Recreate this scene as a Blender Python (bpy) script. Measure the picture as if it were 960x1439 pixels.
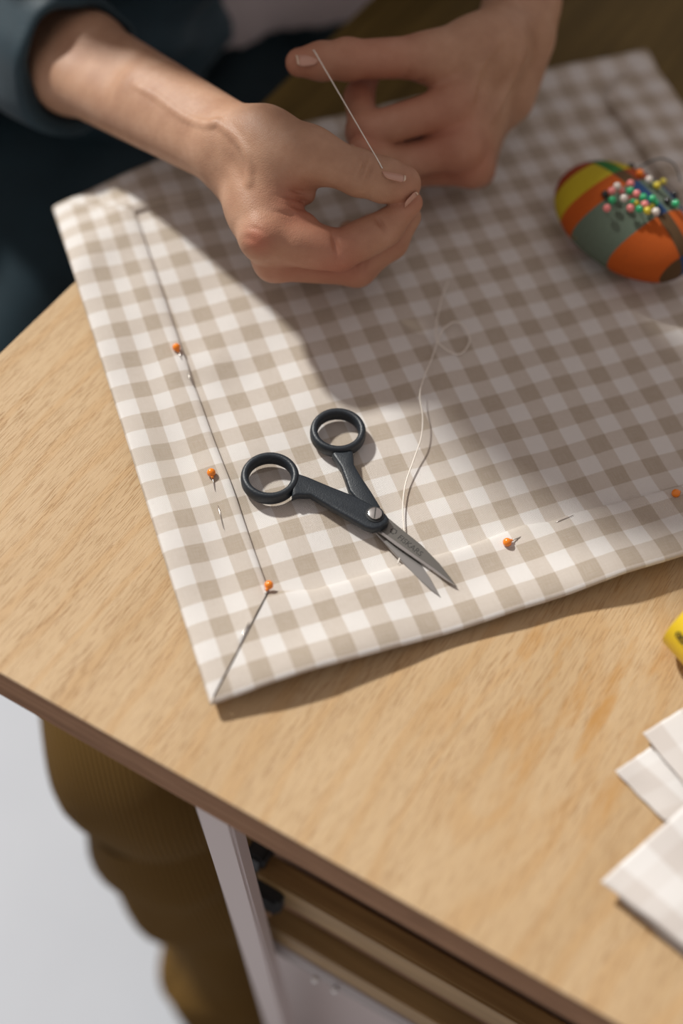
import bpy, bmesh, math, random
import numpy as np
from mathutils import Vector, Matrix
random.seed(7)
rng = np.random.default_rng(7)
for o in list(bpy.data.objects): bpy.data.objects.remove(o)
SC = bpy.context.scene
COL = SC.collection
# ------------------------------------------------------------------ camera
CAM = np.array([-0.27927, -0.47046, 1.33241])
ROT = np.array([[0.9362934, -0.3469112, 0.0548383],
                [-0.2603881, -0.7904204, -0.5544670],
                [0.2356961, 0.5048646, -0.8303969]])      # rows: right, down, forward
FPX = 1900.0
cd = bpy.data.cameras.new('camera'); cam = bpy.data.objects.new('camera', cd); COL.objects.link(cam)
mw = Matrix.Identity(4)
for r in range(3):
    mw[r][0] = ROT[0][r]; mw[r][1] = -ROT[1][r]; mw[r][2] = -ROT[2][r]; mw[r][3] = CAM[r]
cam.matrix_world = mw
cd.sensor_fit = 'VERTICAL'; cd.sensor_height = 36.0; cd.lens = 36.0 * FPX / 1439.0
cd.clip_start = 0.02; cd.clip_end = 50
cd.dof.use_dof = True; cd.dof.focus_distance = 0.700; cd.dof.aperture_fstop = 2.0
SC.camera = cam
# ------------------------------------------------------------------ light
w = bpy.data.worlds.new('room_light'); SC.world = w; w.use_nodes = True
w.node_tree.nodes['Background'].inputs[0].default_value = (1.0, 0.88, 0.84, 1)
w.node_tree.nodes['Background'].inputs[1].default_value = 0.42
sd = bpy.data.lights.new('sunlight', 'SUN'); sun = bpy.data.objects.new('sunlight', sd); COL.objects.link(sun)
SUN_DIR = Vector((0.47, -1.00, -1.0)).normalized()
sun.rotation_euler = SUN_DIR.to_track_quat('-Z', 'Y').to_euler()
sun.location = (-1.2, 2.6, 3.0)
sd.energy = 4.4; sd.angle = math.radians(4.2); sd.color = (1.0, 0.98, 0.93)
SC.view_settings.view_transform = 'Standard'; SC.view_settings.look = 'None'
SC.view_settings.exposure = 0.0; SC.view_settings.gamma = 1.0
# ------------------------------------------------------------------ helpers
TT = 0.750                     # height of the table top
CL = 0.7535                    # height of the cloth
PER = 0.022                    # one repeat of the gingham
def at(px, py, z):             # the point of the photograph's ray that lies at height z
    d = ROT.T @ np.array([(px - 480) / FPX, (py - 719.5) / FPX, 1.0])
    return CAM + d * ((z - CAM[2]) / d[2])
def J(px, py, zc): return at(px, py, CL + zc / 100.0)
def sstep(a, b, x):
    t = np.clip((x - a) / (b - a), 0, 1); return t * t * (3 - 2 * t)
def link(name, verts, faces, mat=None, parent=None, smooth=True, uvs=None):
    me = bpy.data.meshes.new(name)
    me.from_pydata([tuple(map(float, v)) for v in verts], [], [tuple(map(int, f)) for f in faces])
    me.update()
    if smooth: me.polygons.foreach_set('use_smooth', [True] * len(me.polygons))
    if uvs is not None:
        l = me.uv_layers.new(name='UVMap')
        idx = np.empty(len(me.loops), int); me.loops.foreach_get('vertex_index', idx)
        l.data.foreach_set('uv', np.asarray(uvs, float)[idx].ravel())
    o = bpy.data.objects.new(name, me); COL.objects.link(o)
    if mat: me.materials.append(mat)
    if parent: o.parent = parent
    return o
def empty(name, label, cat, group=None, loc=(0, 0, 0)):
    o = bpy.data.objects.new(name, None); COL.objects.link(o); o.location = loc
    o.empty_display_size = 0.02
    return tag(o, label, cat, group)
def tag(o, label, cat, group=None):
    o['label'] = label; o['category'] = cat
    if group: o['group'] = group
    return o
def put(o, parent):            # parent a mesh made in world coordinates under an empty that sits elsewhere
    o.parent = parent; o.matrix_parent_inverse = Matrix.Translation(parent.location).inverted(); return o
def sub(o, parent):            # a sub-part of a part whose own frame is the world's
    o.parent = parent; o.matrix_parent_inverse = Matrix.Identity(4); return o
def tube(name, pts, rad, mat, parent=None, n=8, closed=False, caps=True):
    P = np.array(pts, float); m = len(P)
    R = np.full(m, rad) if np.isscalar(rad) else np.array(rad, float)
    T = np.gradient(P, axis=0)
    if closed: T = np.roll(P, -1, 0) - np.roll(P, 1, 0)
    T /= np.linalg.norm(T, axis=1)[:, None] + 1e-12
    u = np.cross(T[0], [0, 0, 1.0]); u = u if np.linalg.norm(u) > 1e-3 else np.array([1.0, 0, 0])
    V = []
    for k in range(m):
        u = u - T[k] * (u @ T[k]); u /= np.linalg.norm(u); v = np.cross(T[k], u)
        for q in range(n):
            a = 2 * math.pi * q / n; V.append(P[k] + R[k] * (math.cos(a) * u + math.sin(a) * v))
    F = []
    for k in range(m if closed else m - 1):
        k2 = (k + 1) % m
        for q in range(n): F.append((k * n + q, k * n + (q + 1) % n, k2 * n + (q + 1) % n, k2 * n + q))
    if caps and not closed: F.append(tuple(range(n))[::-1]); F.append(tuple(range((m - 1) * n, m * n)))
    return link(name, V, F, mat, parent)
def spline(pts, n=8):
    P = [np.array(p, float) for p in pts]; P = [2 * P[0] - P[1]] + P + [2 * P[-1] - P[-2]]; out = []
    for a, b, c, d in zip(P, P[1:], P[2:], P[3:]):
        for t in np.linspace(0, 1, n, endpoint=False):
            out.append(0.5 * (2 * b + (c - a) * t + (2 * a - 5 * b + 4 * c - d) * t * t + (3 * b - a - 3 * c + d) * t ** 3))
    out.append(P[-2]); return np.array(out)
def ball(name, c, r, mat, parent=None, seg=16, rings=10, squash=(1, 1, 1)):
    bm = bmesh.new(); bmesh.ops.create_uvsphere(bm, u_segments=seg, v_segments=rings, radius=r)
    bmesh.ops.scale(bm, vec=squash, verts=bm.verts); bmesh.ops.translate(bm, vec=Vector(c), verts=bm.verts)
    return bm_link(name, bm, mat, parent)
def bm_link(name, bm, mat, parent=None, smooth=True):
    me = bpy.data.meshes.new(name); bm.normal_update(); bm.to_mesh(me); bm.free()
    if smooth: me.polygons.foreach_set('use_smooth', [True] * len(me.polygons))
    o = bpy.data.objects.new(name, me); COL.objects.link(o)
    if mat: me.materials.append(mat)
    if parent: o.parent = parent
    return o
def prism(name, outline, z0, z1, mat, parent=None, bev=0.0, seg=2, ztop=None, smooth=True):
    bm = bmesh.new()
    lo = [bm.verts.new((p[0], p[1], z0 if ztop is None else ztop(p)[0])) for p in outline]
    hi = [bm.verts.new((p[0], p[1], z1 if ztop is None else ztop(p)[1])) for p in outline]
    n = len(outline)
    top = bm.faces.new(hi); bot = bm.faces.new(lo[::-1])
    for k in range(n): bm.faces.new((lo[k], lo[(k + 1) % n], hi[(k + 1) % n], hi[k]))
    bmesh.ops.recalc_face_normals(bm, faces=bm.faces)
    if bev > 0:
        es = [e for e in bm.edges if (top in e.link_faces or bot in e.link_faces)]
        bmesh.ops.bevel(bm, geom=es, offset=bev, segments=seg, affect='EDGES', profile=0.5, clamp_overlap=True)
    o = bm_link(name, bm, mat, parent, smooth)
    if smooth: sharp(o, 40)
    return o
def sharp(o, deg):
    me = o.data; bm = bmesh.new(); bm.from_mesh(me)
    for e in bm.edges:
        e.smooth = not (len(e.link_faces) == 2 and e.calc_face_angle(0) > math.radians(deg))
    bm.to_mesh(me); bm.free()
# ------------------------------------------------------------------ materials
class NT:
    def __init__(s, name):
        s.m = bpy.data.materials.new(name); s.m.use_nodes = True; s.t = s.m.node_tree
        s.b = s.t.nodes['Principled BSDF']
    def n(s, kind, **kw):
        x = s.t.nodes.new(kind)
        for k, v in kw.items(): setattr(x, k, v)
        return x
    def l(s, a, b): s.t.links.new(a, b)
    def put(s, sock, v):
        if hasattr(v, 'is_output') or isinstance(v, bpy.types.NodeSocket): s.l(v, sock)
        else: sock.default_value = v
    def math(s, op, a, b=None, c=None, clamp=False):
        x = s.n('ShaderNodeMath', operation=op, use_clamp=clamp); s.put(x.inputs[0], a)
        if b is not None: s.put(x.inputs[1], b)
        if c is not None: s.put(x.inputs[2], c)
        return x.outputs[0]
    def mix(s, f, a, b, mode='MIX'):
        x = s.n('ShaderNodeMix', data_type='RGBA', blend_type=mode); s.put(x.inputs[0], f)
        s.put(x.inputs[6], c4(a)); s.put(x.inputs[7], c4(b)); return x.outputs[2]
    def noise(s, vec, scale, detail=2, rough=0.5, dist=0.0, dim='3D'):
        x = s.n('ShaderNodeTexNoise', noise_dimensions=dim); s.l(vec, x.inputs['Vector'])
        x.inputs['Scale'].default_value = scale; x.inputs['Detail'].default_value = detail
        x.inputs['Roughness'].default_value = rough; x.inputs['Distortion'].default_value = dist
        return x.outputs['Fac']
    def ramp(s, f, stops, mode='LINEAR'):
        x = s.n('ShaderNodeValToRGB'); x.color_ramp.interpolation = mode; s.l(f, x.inputs[0])
        e = x.color_ramp.elements
        while len(e) < len(stops): e.new(0.5)
        for q, (p, c) in zip(e, stops): q.position = p; q.color = c4(c) if not np.isscalar(c) else (c, c, c, 1)
        return x.outputs[0]
    def mapping(s, vec, scale=(1, 1, 1), rot=(0, 0, 0), loc=(0, 0, 0)):
        x = s.n('ShaderNodeMapping'); s.l(vec, x.inputs[0]); x.inputs['Scale'].default_value = scale
        x.inputs['Rotation'].default_value = rot; x.inputs['Location'].default_value = loc; return x.outputs[0]
    def bump(s, h, strength, dist, normal=None):
        x = s.n('ShaderNodeBump'); s.l(h, x.inputs['Height']); x.inputs['Strength'].default_value = strength
        x.inputs['Distance'].default_value = dist
        if normal is not None: s.l(normal, x.inputs['Normal'])
        s.l(x.outputs[0], s.b.inputs['Normal']); return x.outputs[0]
    def coord(s, k='Object'): return s.n('ShaderNodeTexCoord').outputs[k]
    def set(s, **kw):
        for k, v in kw.items():
            k = k.replace('_', ' '); s.put(s.b.inputs[k], c4(v) if isinstance(v, tuple) else v)
        return s.m
def c4(c): return (c[0], c[1], c[2], 1.0) if isinstance(c, tuple) and len(c) == 3 else c
def plain(name, col, rough=0.5, metal=0.0, **kw):
    t = NT(name); return t.set(Base_Color=col, Roughness=rough, Metallic=metal, **kw)

GRAIN = math.atan2(0.606, 0.795)
def mat_oak():
    t = NT('oak_veneer'); co = t.coord()
    g = t.mapping(co, rot=(0, 0, -GRAIN))                       # x runs along the grain
    warp = t.noise(g, 9.0, 2)
    big = t.noise(t.mapping(g, scale=(6, 34, 6)), 1.0, 3, 0.55, 0.6)
    col = t.ramp(big, [(0.25, (0.455, 0.312, 0.168)), (0.5, (0.50, 0.352, 0.20)), (0.75, (0.53, 0.385, 0.228))])
    sep = t.n('ShaderNodeSeparateXYZ'); t.l(g, sep.inputs[0])
    # cathedral figure: slow rings drawn out along the grain
    wv = t.n('ShaderNodeTexWave', wave_type='RINGS', rings_direction='Z', wave_profile='SIN')
    t.l(t.mapping(g, scale=(0.30, 1, 1), loc=(0.075, 0.165, 0)), wv.inputs['Vector'])
    wv.inputs['Scale'].default_value = 16; wv.inputs['Distortion'].default_value = 5.0
    wv.inputs['Detail'].default_value = 2; wv.inputs['Detail Scale'].default_value = 1.5
    ring = t.ramp(wv.outputs['Fac'], [(0.0, 0.0), (0.72, 0.0), (0.95, 1.0)])
    col = t.mix(t.math('MULTIPLY', ring, 0.45), col, (0.47, 0.285, 0.125))
    # pores: short dark dashes
    pv = t.noise(t.mapping(g, scale=(95, 1700, 1)), 1.0, 1, 0.5)
    pm = t.ramp(pv, [(0.0, 0.0), (0.555, 0.0), (0.64, 1.0)])
    pd = t.ramp(t.noise(t.mapping(g, scale=(14, 60, 1)), 1.0, 2), [(0.30, 0.25), (0.65, 1.0)])
    pore = t.math('MULTIPLY', pm, pd)
    col = t.mix(t.math('MULTIPLY', pore, 0.75), col, (0.29, 0.155, 0.06))
    p2 = t.ramp(t.noise(t.mapping(g, scale=(60, 620, 1), loc=(3, 5, 0)), 1.0, 2, 0.6), [(0.0, 0.0), (0.60, 0.0), (0.70, 1.0)])
    col = t.mix(t.math('MULTIPLY', p2, 0.42), col, (0.30, 0.165, 0.065))
    fine = t.noise(t.mapping(g, scale=(40, 2200, 1)), 1.0, 2)
    col = t.mix(t.ramp(fine, [(0.40, 0.0), (0.68, 0.38)]), col, (0.42, 0.265, 0.125))
    # old orange-brown stains towards the right of the board
    st = t.noise(t.mapping(g, scale=(22, 85, 1), loc=(0.3, 0.1, 0)), 1.0, 3, 0.6)
    place = t.n('ShaderNodeVectorMath', operation='DISTANCE'); t.l(co, place.inputs[0])
    c = at(840, 985, TT); place.inputs[1].default_value = (c[0], c[1], TT)
    near = t.ramp(place.outputs['Value'], [(0.02, 1.0), (0.11, 0.0)])
    sm = t.math('MULTIPLY', t.ramp(st, [(0.50, 0.0), (0.66, 1.0)]), near)
    col = t.mix(t.math('MULTIPLY', sm, 0.7), col, (0.42, 0.205, 0.045))
    hgt = t.math('SUBTRACT', t.math('MULTIPLY', fine, 0.4), pore)
    t.bump(hgt, 0.35, 0.0006)
    return t.set(Base_Color=col, Roughness=0.52, Specular_IOR_Level=0.3)
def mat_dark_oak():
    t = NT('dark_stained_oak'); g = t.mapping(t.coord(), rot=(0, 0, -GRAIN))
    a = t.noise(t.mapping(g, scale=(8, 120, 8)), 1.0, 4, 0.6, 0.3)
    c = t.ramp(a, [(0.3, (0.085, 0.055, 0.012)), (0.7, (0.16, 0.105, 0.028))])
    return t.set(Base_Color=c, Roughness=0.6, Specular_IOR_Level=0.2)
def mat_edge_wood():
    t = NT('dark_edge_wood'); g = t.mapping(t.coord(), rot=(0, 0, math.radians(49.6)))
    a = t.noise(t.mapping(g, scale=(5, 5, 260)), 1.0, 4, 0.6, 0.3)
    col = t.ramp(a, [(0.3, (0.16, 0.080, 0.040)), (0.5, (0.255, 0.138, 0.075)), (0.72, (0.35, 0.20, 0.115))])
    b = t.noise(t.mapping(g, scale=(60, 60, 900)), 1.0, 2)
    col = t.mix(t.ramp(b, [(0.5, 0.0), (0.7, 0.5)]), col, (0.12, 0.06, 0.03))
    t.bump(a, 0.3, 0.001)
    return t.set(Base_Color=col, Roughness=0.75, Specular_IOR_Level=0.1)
def mat_gingham():
    t = NT('gingham_cotton'); uv = t.coord('UV')
    nz = t.n('ShaderNodeTexNoise'); t.l(uv, nz.inputs['Vector']); nz.inputs['Scale'].default_value = 26
    nz.inputs['Detail'].default_value = 2
    ad = t.n('ShaderNodeVectorMath', operation='MULTIPLY_ADD'); t.l(nz.outputs['Color'], ad.inputs[0])
    ad.inputs[1].default_value = (0.022, 0.022, 0); t.l(uv, ad.inputs[2])
    sp = t.n('ShaderNodeSeparateXYZ'); t.l(ad.outputs[0], sp.inputs[0])
    def band(x):
        f = t.math('FRACT', t.math('ADD', x, 0.239))
        tri = t.math('ABSOLUTE', t.math('SUBTRACT', f, 0.25))
        lo = t.math('MINIMUM', tri, t.math('ABSOLUTE', t.math('SUBTRACT', f, 1.25)))
        return t.math('MULTIPLY_ADD', t.math('SUBTRACT', lo, 0.25), 55.0, 0.5, clamp=True)
    bu, bv = band(sp.outputs[0]), band(sp.outputs[1])
    s = t.math('ADD', bu, bv)
    col = t.ramp(t.math('MULTIPLY', s, 0.5), [(0.0, (0.82, 0.795, 0.77)), (0.5, (0.655, 0.59, 0.525)), (1.0, (0.475, 0.40, 0.32))])
    # threads: warp and weft ribs, slightly uneven
    s2 = t.n('ShaderNodeSeparateXYZ'); t.l(uv, s2.inputs[0])
    K = 2 * math.pi * 25
    a = t.math('SINE', t.math('MULTIPLY', s2.outputs[0], K)); b = t.math('SINE', t.math('MULTIPLY', s2.outputs[1], K))
    wv = t.math('MULTIPLY', a, b)
    slub = t.noise(t.mapping(uv, scale=(3, 40, 1)), 1.0, 2); slub2 = t.noise(t.mapping(uv, scale=(40, 3, 1)), 1.0, 2)
    sl = t.math('ADD', slub, slub2)
    col = t.mix(t.math('MULTIPLY_ADD', wv, 0.17, 0.17), col, (0.34, 0.28, 0.22))
    col = t.mix(t.ramp(t.math('MULTIPLY', sl, 0.5), [(0.42, 0.0), (0.62, 0.10)]), col, (0.9, 0.88, 0.86))
    h = t.math('ADD', wv, sl)
    t.bump(h, 0.45, 0.0009)
    return t.set(Base_Color=col, Roughness=0.95, Specular_IOR_Level=0.1)
def mat_skin():
    t = NT('skin'); co = t.coord()
    at_ = t.n('ShaderNodeAttribute', attribute_name='flush')
    n1 = t.noise(co, 55, 3, 0.6); n2 = t.noise(co, 420, 2, 0.6)
    col = t.ramp(n1, [(0.3, (0.365, 0.200, 0.125)), (0.55, (0.43, 0.250, 0.160)), (0.75, (0.48, 0.295, 0.200))])
    col = t.mix(t.math('MULTIPLY', at_.outputs['Fac'], 0.78), col, (0.40, 0.125, 0.078))
    col = t.mix(t.ramp(n2, [(0.45, 0.0), (0.75, 0.12)]), col, (0.36, 0.18, 0.11))
    v = t.n('ShaderNodeTexVoronoi', feature='DISTANCE_TO_EDGE'); t.l(co, v.inputs['Vector']); v.inputs['Scale'].default_value = 900
    h = t.math('ADD', t.math('MULTIPLY', t.ramp(v.outputs['Distance'], [(0.0, 0.0), (0.25, 1.0)]), 0.5), n2)
    h = t.math('ADD', h, t.math('MULTIPLY', t.noise(co, 110, 3, 0.6), 1.4))
    t.bump(h, 0.22, 0.0007)
    t.b.inputs['Subsurface Weight'].default_value = 0.05
    t.b.inputs['Subsurface Radius'].default_value = (0.006, 0.002, 0.001)
    t.b.inputs['Subsurface Scale'].default_value = 0.5
    return t.set(Base_Color=col, Roughness=0.5, Specular_IOR_Level=0.35)
def mat_cloth(name, col, col2, scale=60, rough=0.9, bump=0.3, spec=0.2, sheen=0.0):
    t = NT(name); co = t.coord()
    a = t.noise(co, scale, 3, 0.6); c = t.mix(a, col, col2)
    t.bump(t.noise(co, scale * 14, 2), bump, 0.0008)
    return t.set(Base_Color=c, Roughness=rough, Specular_IOR_Level=spec, Sheen_Weight=sheen)
def mat_plaid():
    t = NT('plaid_cotton'); uv = t.coord('UV')
    nz = t.noise(uv, 60, 2)
    sp = t.n('ShaderNodeSeparateXYZ'); t.l(uv, sp.inputs[0])
    u = t.math('MULTIPLY_ADD', nz, 0.006, sp.outputs[0]); v = t.math('MULTIPLY_ADD', nz, 0.006, sp.outputs[1])
    red, yel, org, sla, grn, navy, brn = (0.30, 0.045, 0.010), (0.50, 0.40, 0.018), (0.46, 0.085, 0.008), (0.115, 0.155, 0.115), (0.03, 0.17, 0.035), (0.012, 0.045, 0.13), (0.085, 0.045, 0.018)
    U = [0.0, 0.12, 0.29, 0.42, 0.70, 0.95]
    def row(cs): return t.ramp(u, list(zip(U, cs)), 'CONSTANT')
    r1 = row([red, yel, org, sla, org, brn]); r2 = row([brn, grn, brn, navy, brn, navy])
    r3 = row([red, yel, red, sla, org, brn]); r0 = row([org, org, yel, (0.40, 0.20, 0.012), org, red])
    r4 = row([brn, grn, navy, navy, navy, brn])
    def step(p): return t.math('GREATER_THAN', v, p)
    c = t.mix(step(0.02), r0, r1); c = t.mix(step(0.53), c, r2); c = t.mix(step(0.66), c, r3); c = t.mix(step(0.84), c, r4)
    th = t.noise(t.mapping(uv, scale=(40, 300, 1)), 1.0, 2)
    c = t.mix(t.ramp(th, [(0.4, 0.0), (0.7, 0.25)]), c, (0.05, 0.04, 0.02))
    t.bump(t.noise(uv, 260, 2), 0.3, 0.0006)
    return t.set(Base_Color=c, Roughness=0.85, Specular_IOR_Level=0.25)
def mat_floor():
    t = NT('pale_floor'); co = t.coord(); a = t.noise(co, 3.0, 4, 0.6)
    c = t.ramp(a, [(0.3, (0.44, 0.462, 0.505)), (0.7, (0.49, 0.512, 0.555))])
    return t.set(Base_Color=c, Roughness=0.7)
def mat_steel(name, col, rough):
    t = NT(name); co = t.coord()
    a = t.noise(t.mapping(co, scale=(300, 2500, 300), rot=(0, 0, 0.8)), 1.0, 2)
    t.bump(a, 0.05, 0.0003)
    return t.set(Base_Color=col, Metallic=1.0, Roughness=rough)
def mat_brown_wood():
    t = NT('brown_rail_wood'); g = t.mapping(t.coord(), rot=(0, 0, math.radians(49.6)))
    a = t.noise(t.mapping(g, scale=(8, 90, 90)), 1.0, 3, 0.6)
    return t.set(Base_Color=t.ramp(a, [(0.3, (0.19, 0.11, 0.035)), (0.7, (0.31, 0.19, 0.07))]), Roughness=0.6)
def mat_cord():
    t = NT('brown_corduroy'); co = t.coord('UV'); sp = t.n('ShaderNodeSeparateXYZ'); t.l(co, sp.inputs[0])
    r = t.math('SINE', t.math('MULTIPLY', sp.outputs[0], 2 * math.pi * 110))
    c = t.mix(t.math('MULTIPLY_ADD', r, 0.5, 0.5), (0.085, 0.047, 0.011), (0.165, 0.094, 0.028))
    t.bump(r, 0.6, 0.002)
    return t.set(Base_Color=c, Roughness=0.95, Specular_IOR_Level=0.1)
M = dict(oak=mat_oak(), edge=mat_edge_wood(), gingham=mat_gingham(), skin=mat_skin(), plaid=mat_plaid(), floor=mat_floor(),
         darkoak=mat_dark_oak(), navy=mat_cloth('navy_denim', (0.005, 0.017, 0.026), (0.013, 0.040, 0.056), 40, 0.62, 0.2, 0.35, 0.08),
         tee=mat_cloth('grey_jersey', (0.36, 0.31, 0.31), (0.42, 0.365, 0.36), 30),
         black=plain('black_rubber', (0.012, 0.014, 0.016), 0.7), handle=None, steel=mat_steel('blade_steel', (0.40, 0.385, 0.37), 0.38),
         steel2=mat_steel('upper_blade_dark_reflection', (0.22, 0.212, 0.195), 0.4), screw=mat_steel('screw_steel', (0.62, 0.60, 0.58), 0.25), etch=plain('etched_mark', (0.045, 0.043, 0.04), 0.6, 0.3),  # upper blade: same steel, its dark reflection put into the base colour
         orange=plain('orange_glass', (0.82, 0.22, 0.008), 0.18, 0.0, Coat_Weight=0.3), needle=mat_steel('needle_steel', (0.5, 0.47, 0.44), 0.3),
         thread=mat_cloth('cream_thread', (0.78, 0.72, 0.64), (0.85, 0.80, 0.73), 300), cord=mat_cord(), brown=mat_brown_wood(),
         palegrey=plain('pale_grey_paint', (0.47, 0.40, 0.385), 0.5), greypanel=plain('grey_panel', (0.30, 0.26, 0.25), 0.6),
         yellow=plain('yellow_tape', (0.84, 0.60, 0.025), 0.35), ink=plain('black_ink', (0.02, 0.02, 0.015), 0.6),
         nail=plain('fingernail', (0.52, 0.295, 0.22), 0.25, 0.0, Specular_IOR_Level=0.5), nailtip=plain('nail_free_edge', (0.66, 0.50, 0.38), 0.35),
         hair=plain('dark_hair', (0.03, 0.018, 0.01), 0.6), shoe=plain('dark_shoe', (0.008, 0.016, 0.018), 0.6))
def mat_handle():
    t = NT('dark_handle_plastic'); a = t.noise(t.coord(), 1500, 2)
    t.bump(a, 0.35, 0.0004)
    c = t.mix(t.ramp(a, [(0.5, 0.0), (0.75, 0.35)]), (0.008, 0.013, 0.019), (0.035, 0.048, 0.062))
    return t.set(Base_Color=c, Roughness=0.45, Specular_IOR_Level=0.5)
M['handle'] = mat_handle()
# ------------------------------------------------------------------ floor
fl = link('floor', [(-4, -4, 0), (4, -4, 0), (4, 4, 0), (-4, 4, 0)], [(0, 1, 2, 3)], M['floor'], smooth=False); fl['kind'] = 'structure'
# ------------------------------------------------------------------ table
tbl = empty('table', 'light oak topped table with dark wooden front edge under the gingham cloth', 'table', loc=(0.25, -0.05, 0))
e0, e1 = at(0, 497, TT)[:2], at(510, 10, TT)[:2]; f0, f1 = at(0, 945, TT)[:2], at(870, 1439, TT)[:2]
de = (e1 - e0) / np.linalg.norm(e1 - e0); df = (f1 - f0) / np.linalg.norm(f1 - f0)
s = np.linalg.solve(np.c_[de, -df], f0 - e0); corner = e0 + de * s[0]
A_, B_, D_ = corner, corner + df * 0.80, corner + de * 1.35
out = [A_, B_, B_ + de * 1.35, D_]
inw = np.array([-df[1], df[0]]);
if inw @ de < 0: inw = -inw
seam = at(205, 303, TT)[:2]; seam = corner + de * ((seam - corner) @ de)
put(prism('tabletop', [A_, B_, B_ + (seam - corner), seam], TT - 0.0012, TT, M['oak'], None, 0.0), tbl)
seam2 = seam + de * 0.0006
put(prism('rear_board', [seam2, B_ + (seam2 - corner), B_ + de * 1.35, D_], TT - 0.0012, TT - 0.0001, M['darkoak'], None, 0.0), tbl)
inset = 0.0003
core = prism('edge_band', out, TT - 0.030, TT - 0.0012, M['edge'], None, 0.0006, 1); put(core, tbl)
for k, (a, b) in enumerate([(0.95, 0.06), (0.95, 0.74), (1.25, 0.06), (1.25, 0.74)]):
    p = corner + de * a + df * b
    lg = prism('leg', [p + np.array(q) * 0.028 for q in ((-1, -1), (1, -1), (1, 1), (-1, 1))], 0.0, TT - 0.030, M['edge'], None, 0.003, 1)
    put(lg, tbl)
# ------------------------------------------------------------------ gingham cloth
ILO, IHI, JLO, JHI = -9.75, 9.55, -7.55, 9.18
def plane_ij(px, py):
    p = at(px, py, CL); return np.array([p[0] / PER, -p[1] / PER])
ed_n = np.array([-de[1], de[0]]);
if ed_n @ np.array([-0.6, 0.8]) < 0: ed_n = -ed_n
LIFT_I = [-9.75, -8.6, -7.2, -5.8, -4.4, -3.0, -1.4, 0.2, 2.0, 4.0, 9.6]
LIFT_H = [0.0020, 0.0064, 0.0072, 0.0042, 0.0022, 0.0018, 0.0038, 0.0082, 0.0078, 0.006, 0.005]
DIMPLES = [(plane_ij(268, 540), 0.45, -0.0016), (plane_ij(300, 512), 0.5, 0.0015), (plane_ij(303, 706), 0.35, -0.0014), (plane_ij(318, 690), 0.5, 0.0012),
           (plane_ij(775, 735), 0.35, -0.001), (plane_ij(195, 303), 0.5, -0.002), (plane_ij(850, 145), 0.6, -0.002), (plane_ij(395, 745), 0.8, 0.001)]
SAG = 3.0
EDGE_J = np.linspace(JLO, JHI, 32); EDGE_D = np.zeros(32)
def pix(P):
    q = ROT @ (np.asarray(P) - CAM); return q[:2] / q[2] * FPX + [480, 719.5]
def cloth_pt(i, j, dz=0.0):
    i = np.asarray(i, float); j = np.asarray(j, float)
    ii = i + np.interp(j, EDGE_J, EDGE_D) * sstep(-6.6, -9.75, i)
    x = ii * PER; y = -j * PER
    z = CL + 0.0 * x
    z = z + np.interp(i, LIFT_I, LIFT_H) * sstep(6.4, 9.3, j)
    z = z + 0.0008 * np.sin(i * 1.9 + j * 0.7) * np.sin(j * 1.3 - i * 0.4 + 1.0)
    z = z + 0.0012 * sstep(-8.6, -9.75, i)
    for c, r, a in DIMPLES: z = z + a * np.exp(-((i - c[0]) ** 2 + (j - c[1]) ** 2) / (r * r))
    d = (x - e0[0]) * ed_n[0] + (y - e0[1]) * ed_n[1]              # past the table's left edge the corner sags
    z = z - SAG * np.clip(d + 0.004, 0, None) ** 1.75 * sstep(-3.0, -6.5, i)
    z = z + 0.004 * sstep(-6.6, -7.5, j) * sstep(-2, 4, i)
    return np.stack([x, y, z + dz], -1)
for _ in range(12):            # the left edge hangs straight from corner to corner
    for q_, j_ in enumerate(EDGE_J):
        u_ = pix(cloth_pt(ILO, j_)); EDGE_D[q_] += ((80 + 0.3176 * (u_[1] - 305)) - u_[0]) / 60 * 0.8
cloth = empty('gingham_cover', 'beige and white gingham cushion cover with pinned hems, spread on the oak table', 'fabric', loc=(0, 0, TT))
def grid_mesh(name, P, UV, mat, parent):
    n, m = P.shape[:2]; F = [(a * m + b, (a + 1) * m + b, (a + 1) * m + b + 1, a * m + b + 1) for a in range(n - 1) for b in range(m - 1)]
    o = link(name, P.reshape(-1, 3), F, mat, None, True, UV.reshape(-1, 2)); put(o, parent); return o
gi, gj = np.meshgrid(np.linspace(ILO + .08, IHI - .08, 150), np.linspace(JLO + .08, JHI - .08, 130), indexing='ij')
main = grid_mesh('main_panel', cloth_pt(gi, gj)[:, ::-1], np.stack([gi, gj], -1)[:, ::-1], M['gingham'], cloth)
def line_ij(pxs): return np.array([plane_ij(*p) for p in pxs])
lin = line_ij([(187, 297), (215, 380), (245, 470), (270, 545), (297, 620), (330, 705), (352, 770), (375, 835)])
bot = line_ij([(375, 835), (440, 832), (500, 815), (560, 797), (640, 776), (730, 741), (770, 736), (850, 714), (960, 686)])
iTL, iBL, iTR = plane_ij(187, 297), plane_ij(375, 835), plane_ij(850, 140)
def w_left(j): return np.interp(j, lin[:, 1], lin[:, 0])
def w_bot(i): return np.interp(i, bot[:, 0], bot[:, 1])
def w_top(i): return np.full_like(np.asarray(i, float), iTL[1])
def w_right(j): return np.full_like(np.asarray(j, float), 7.40)
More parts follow.
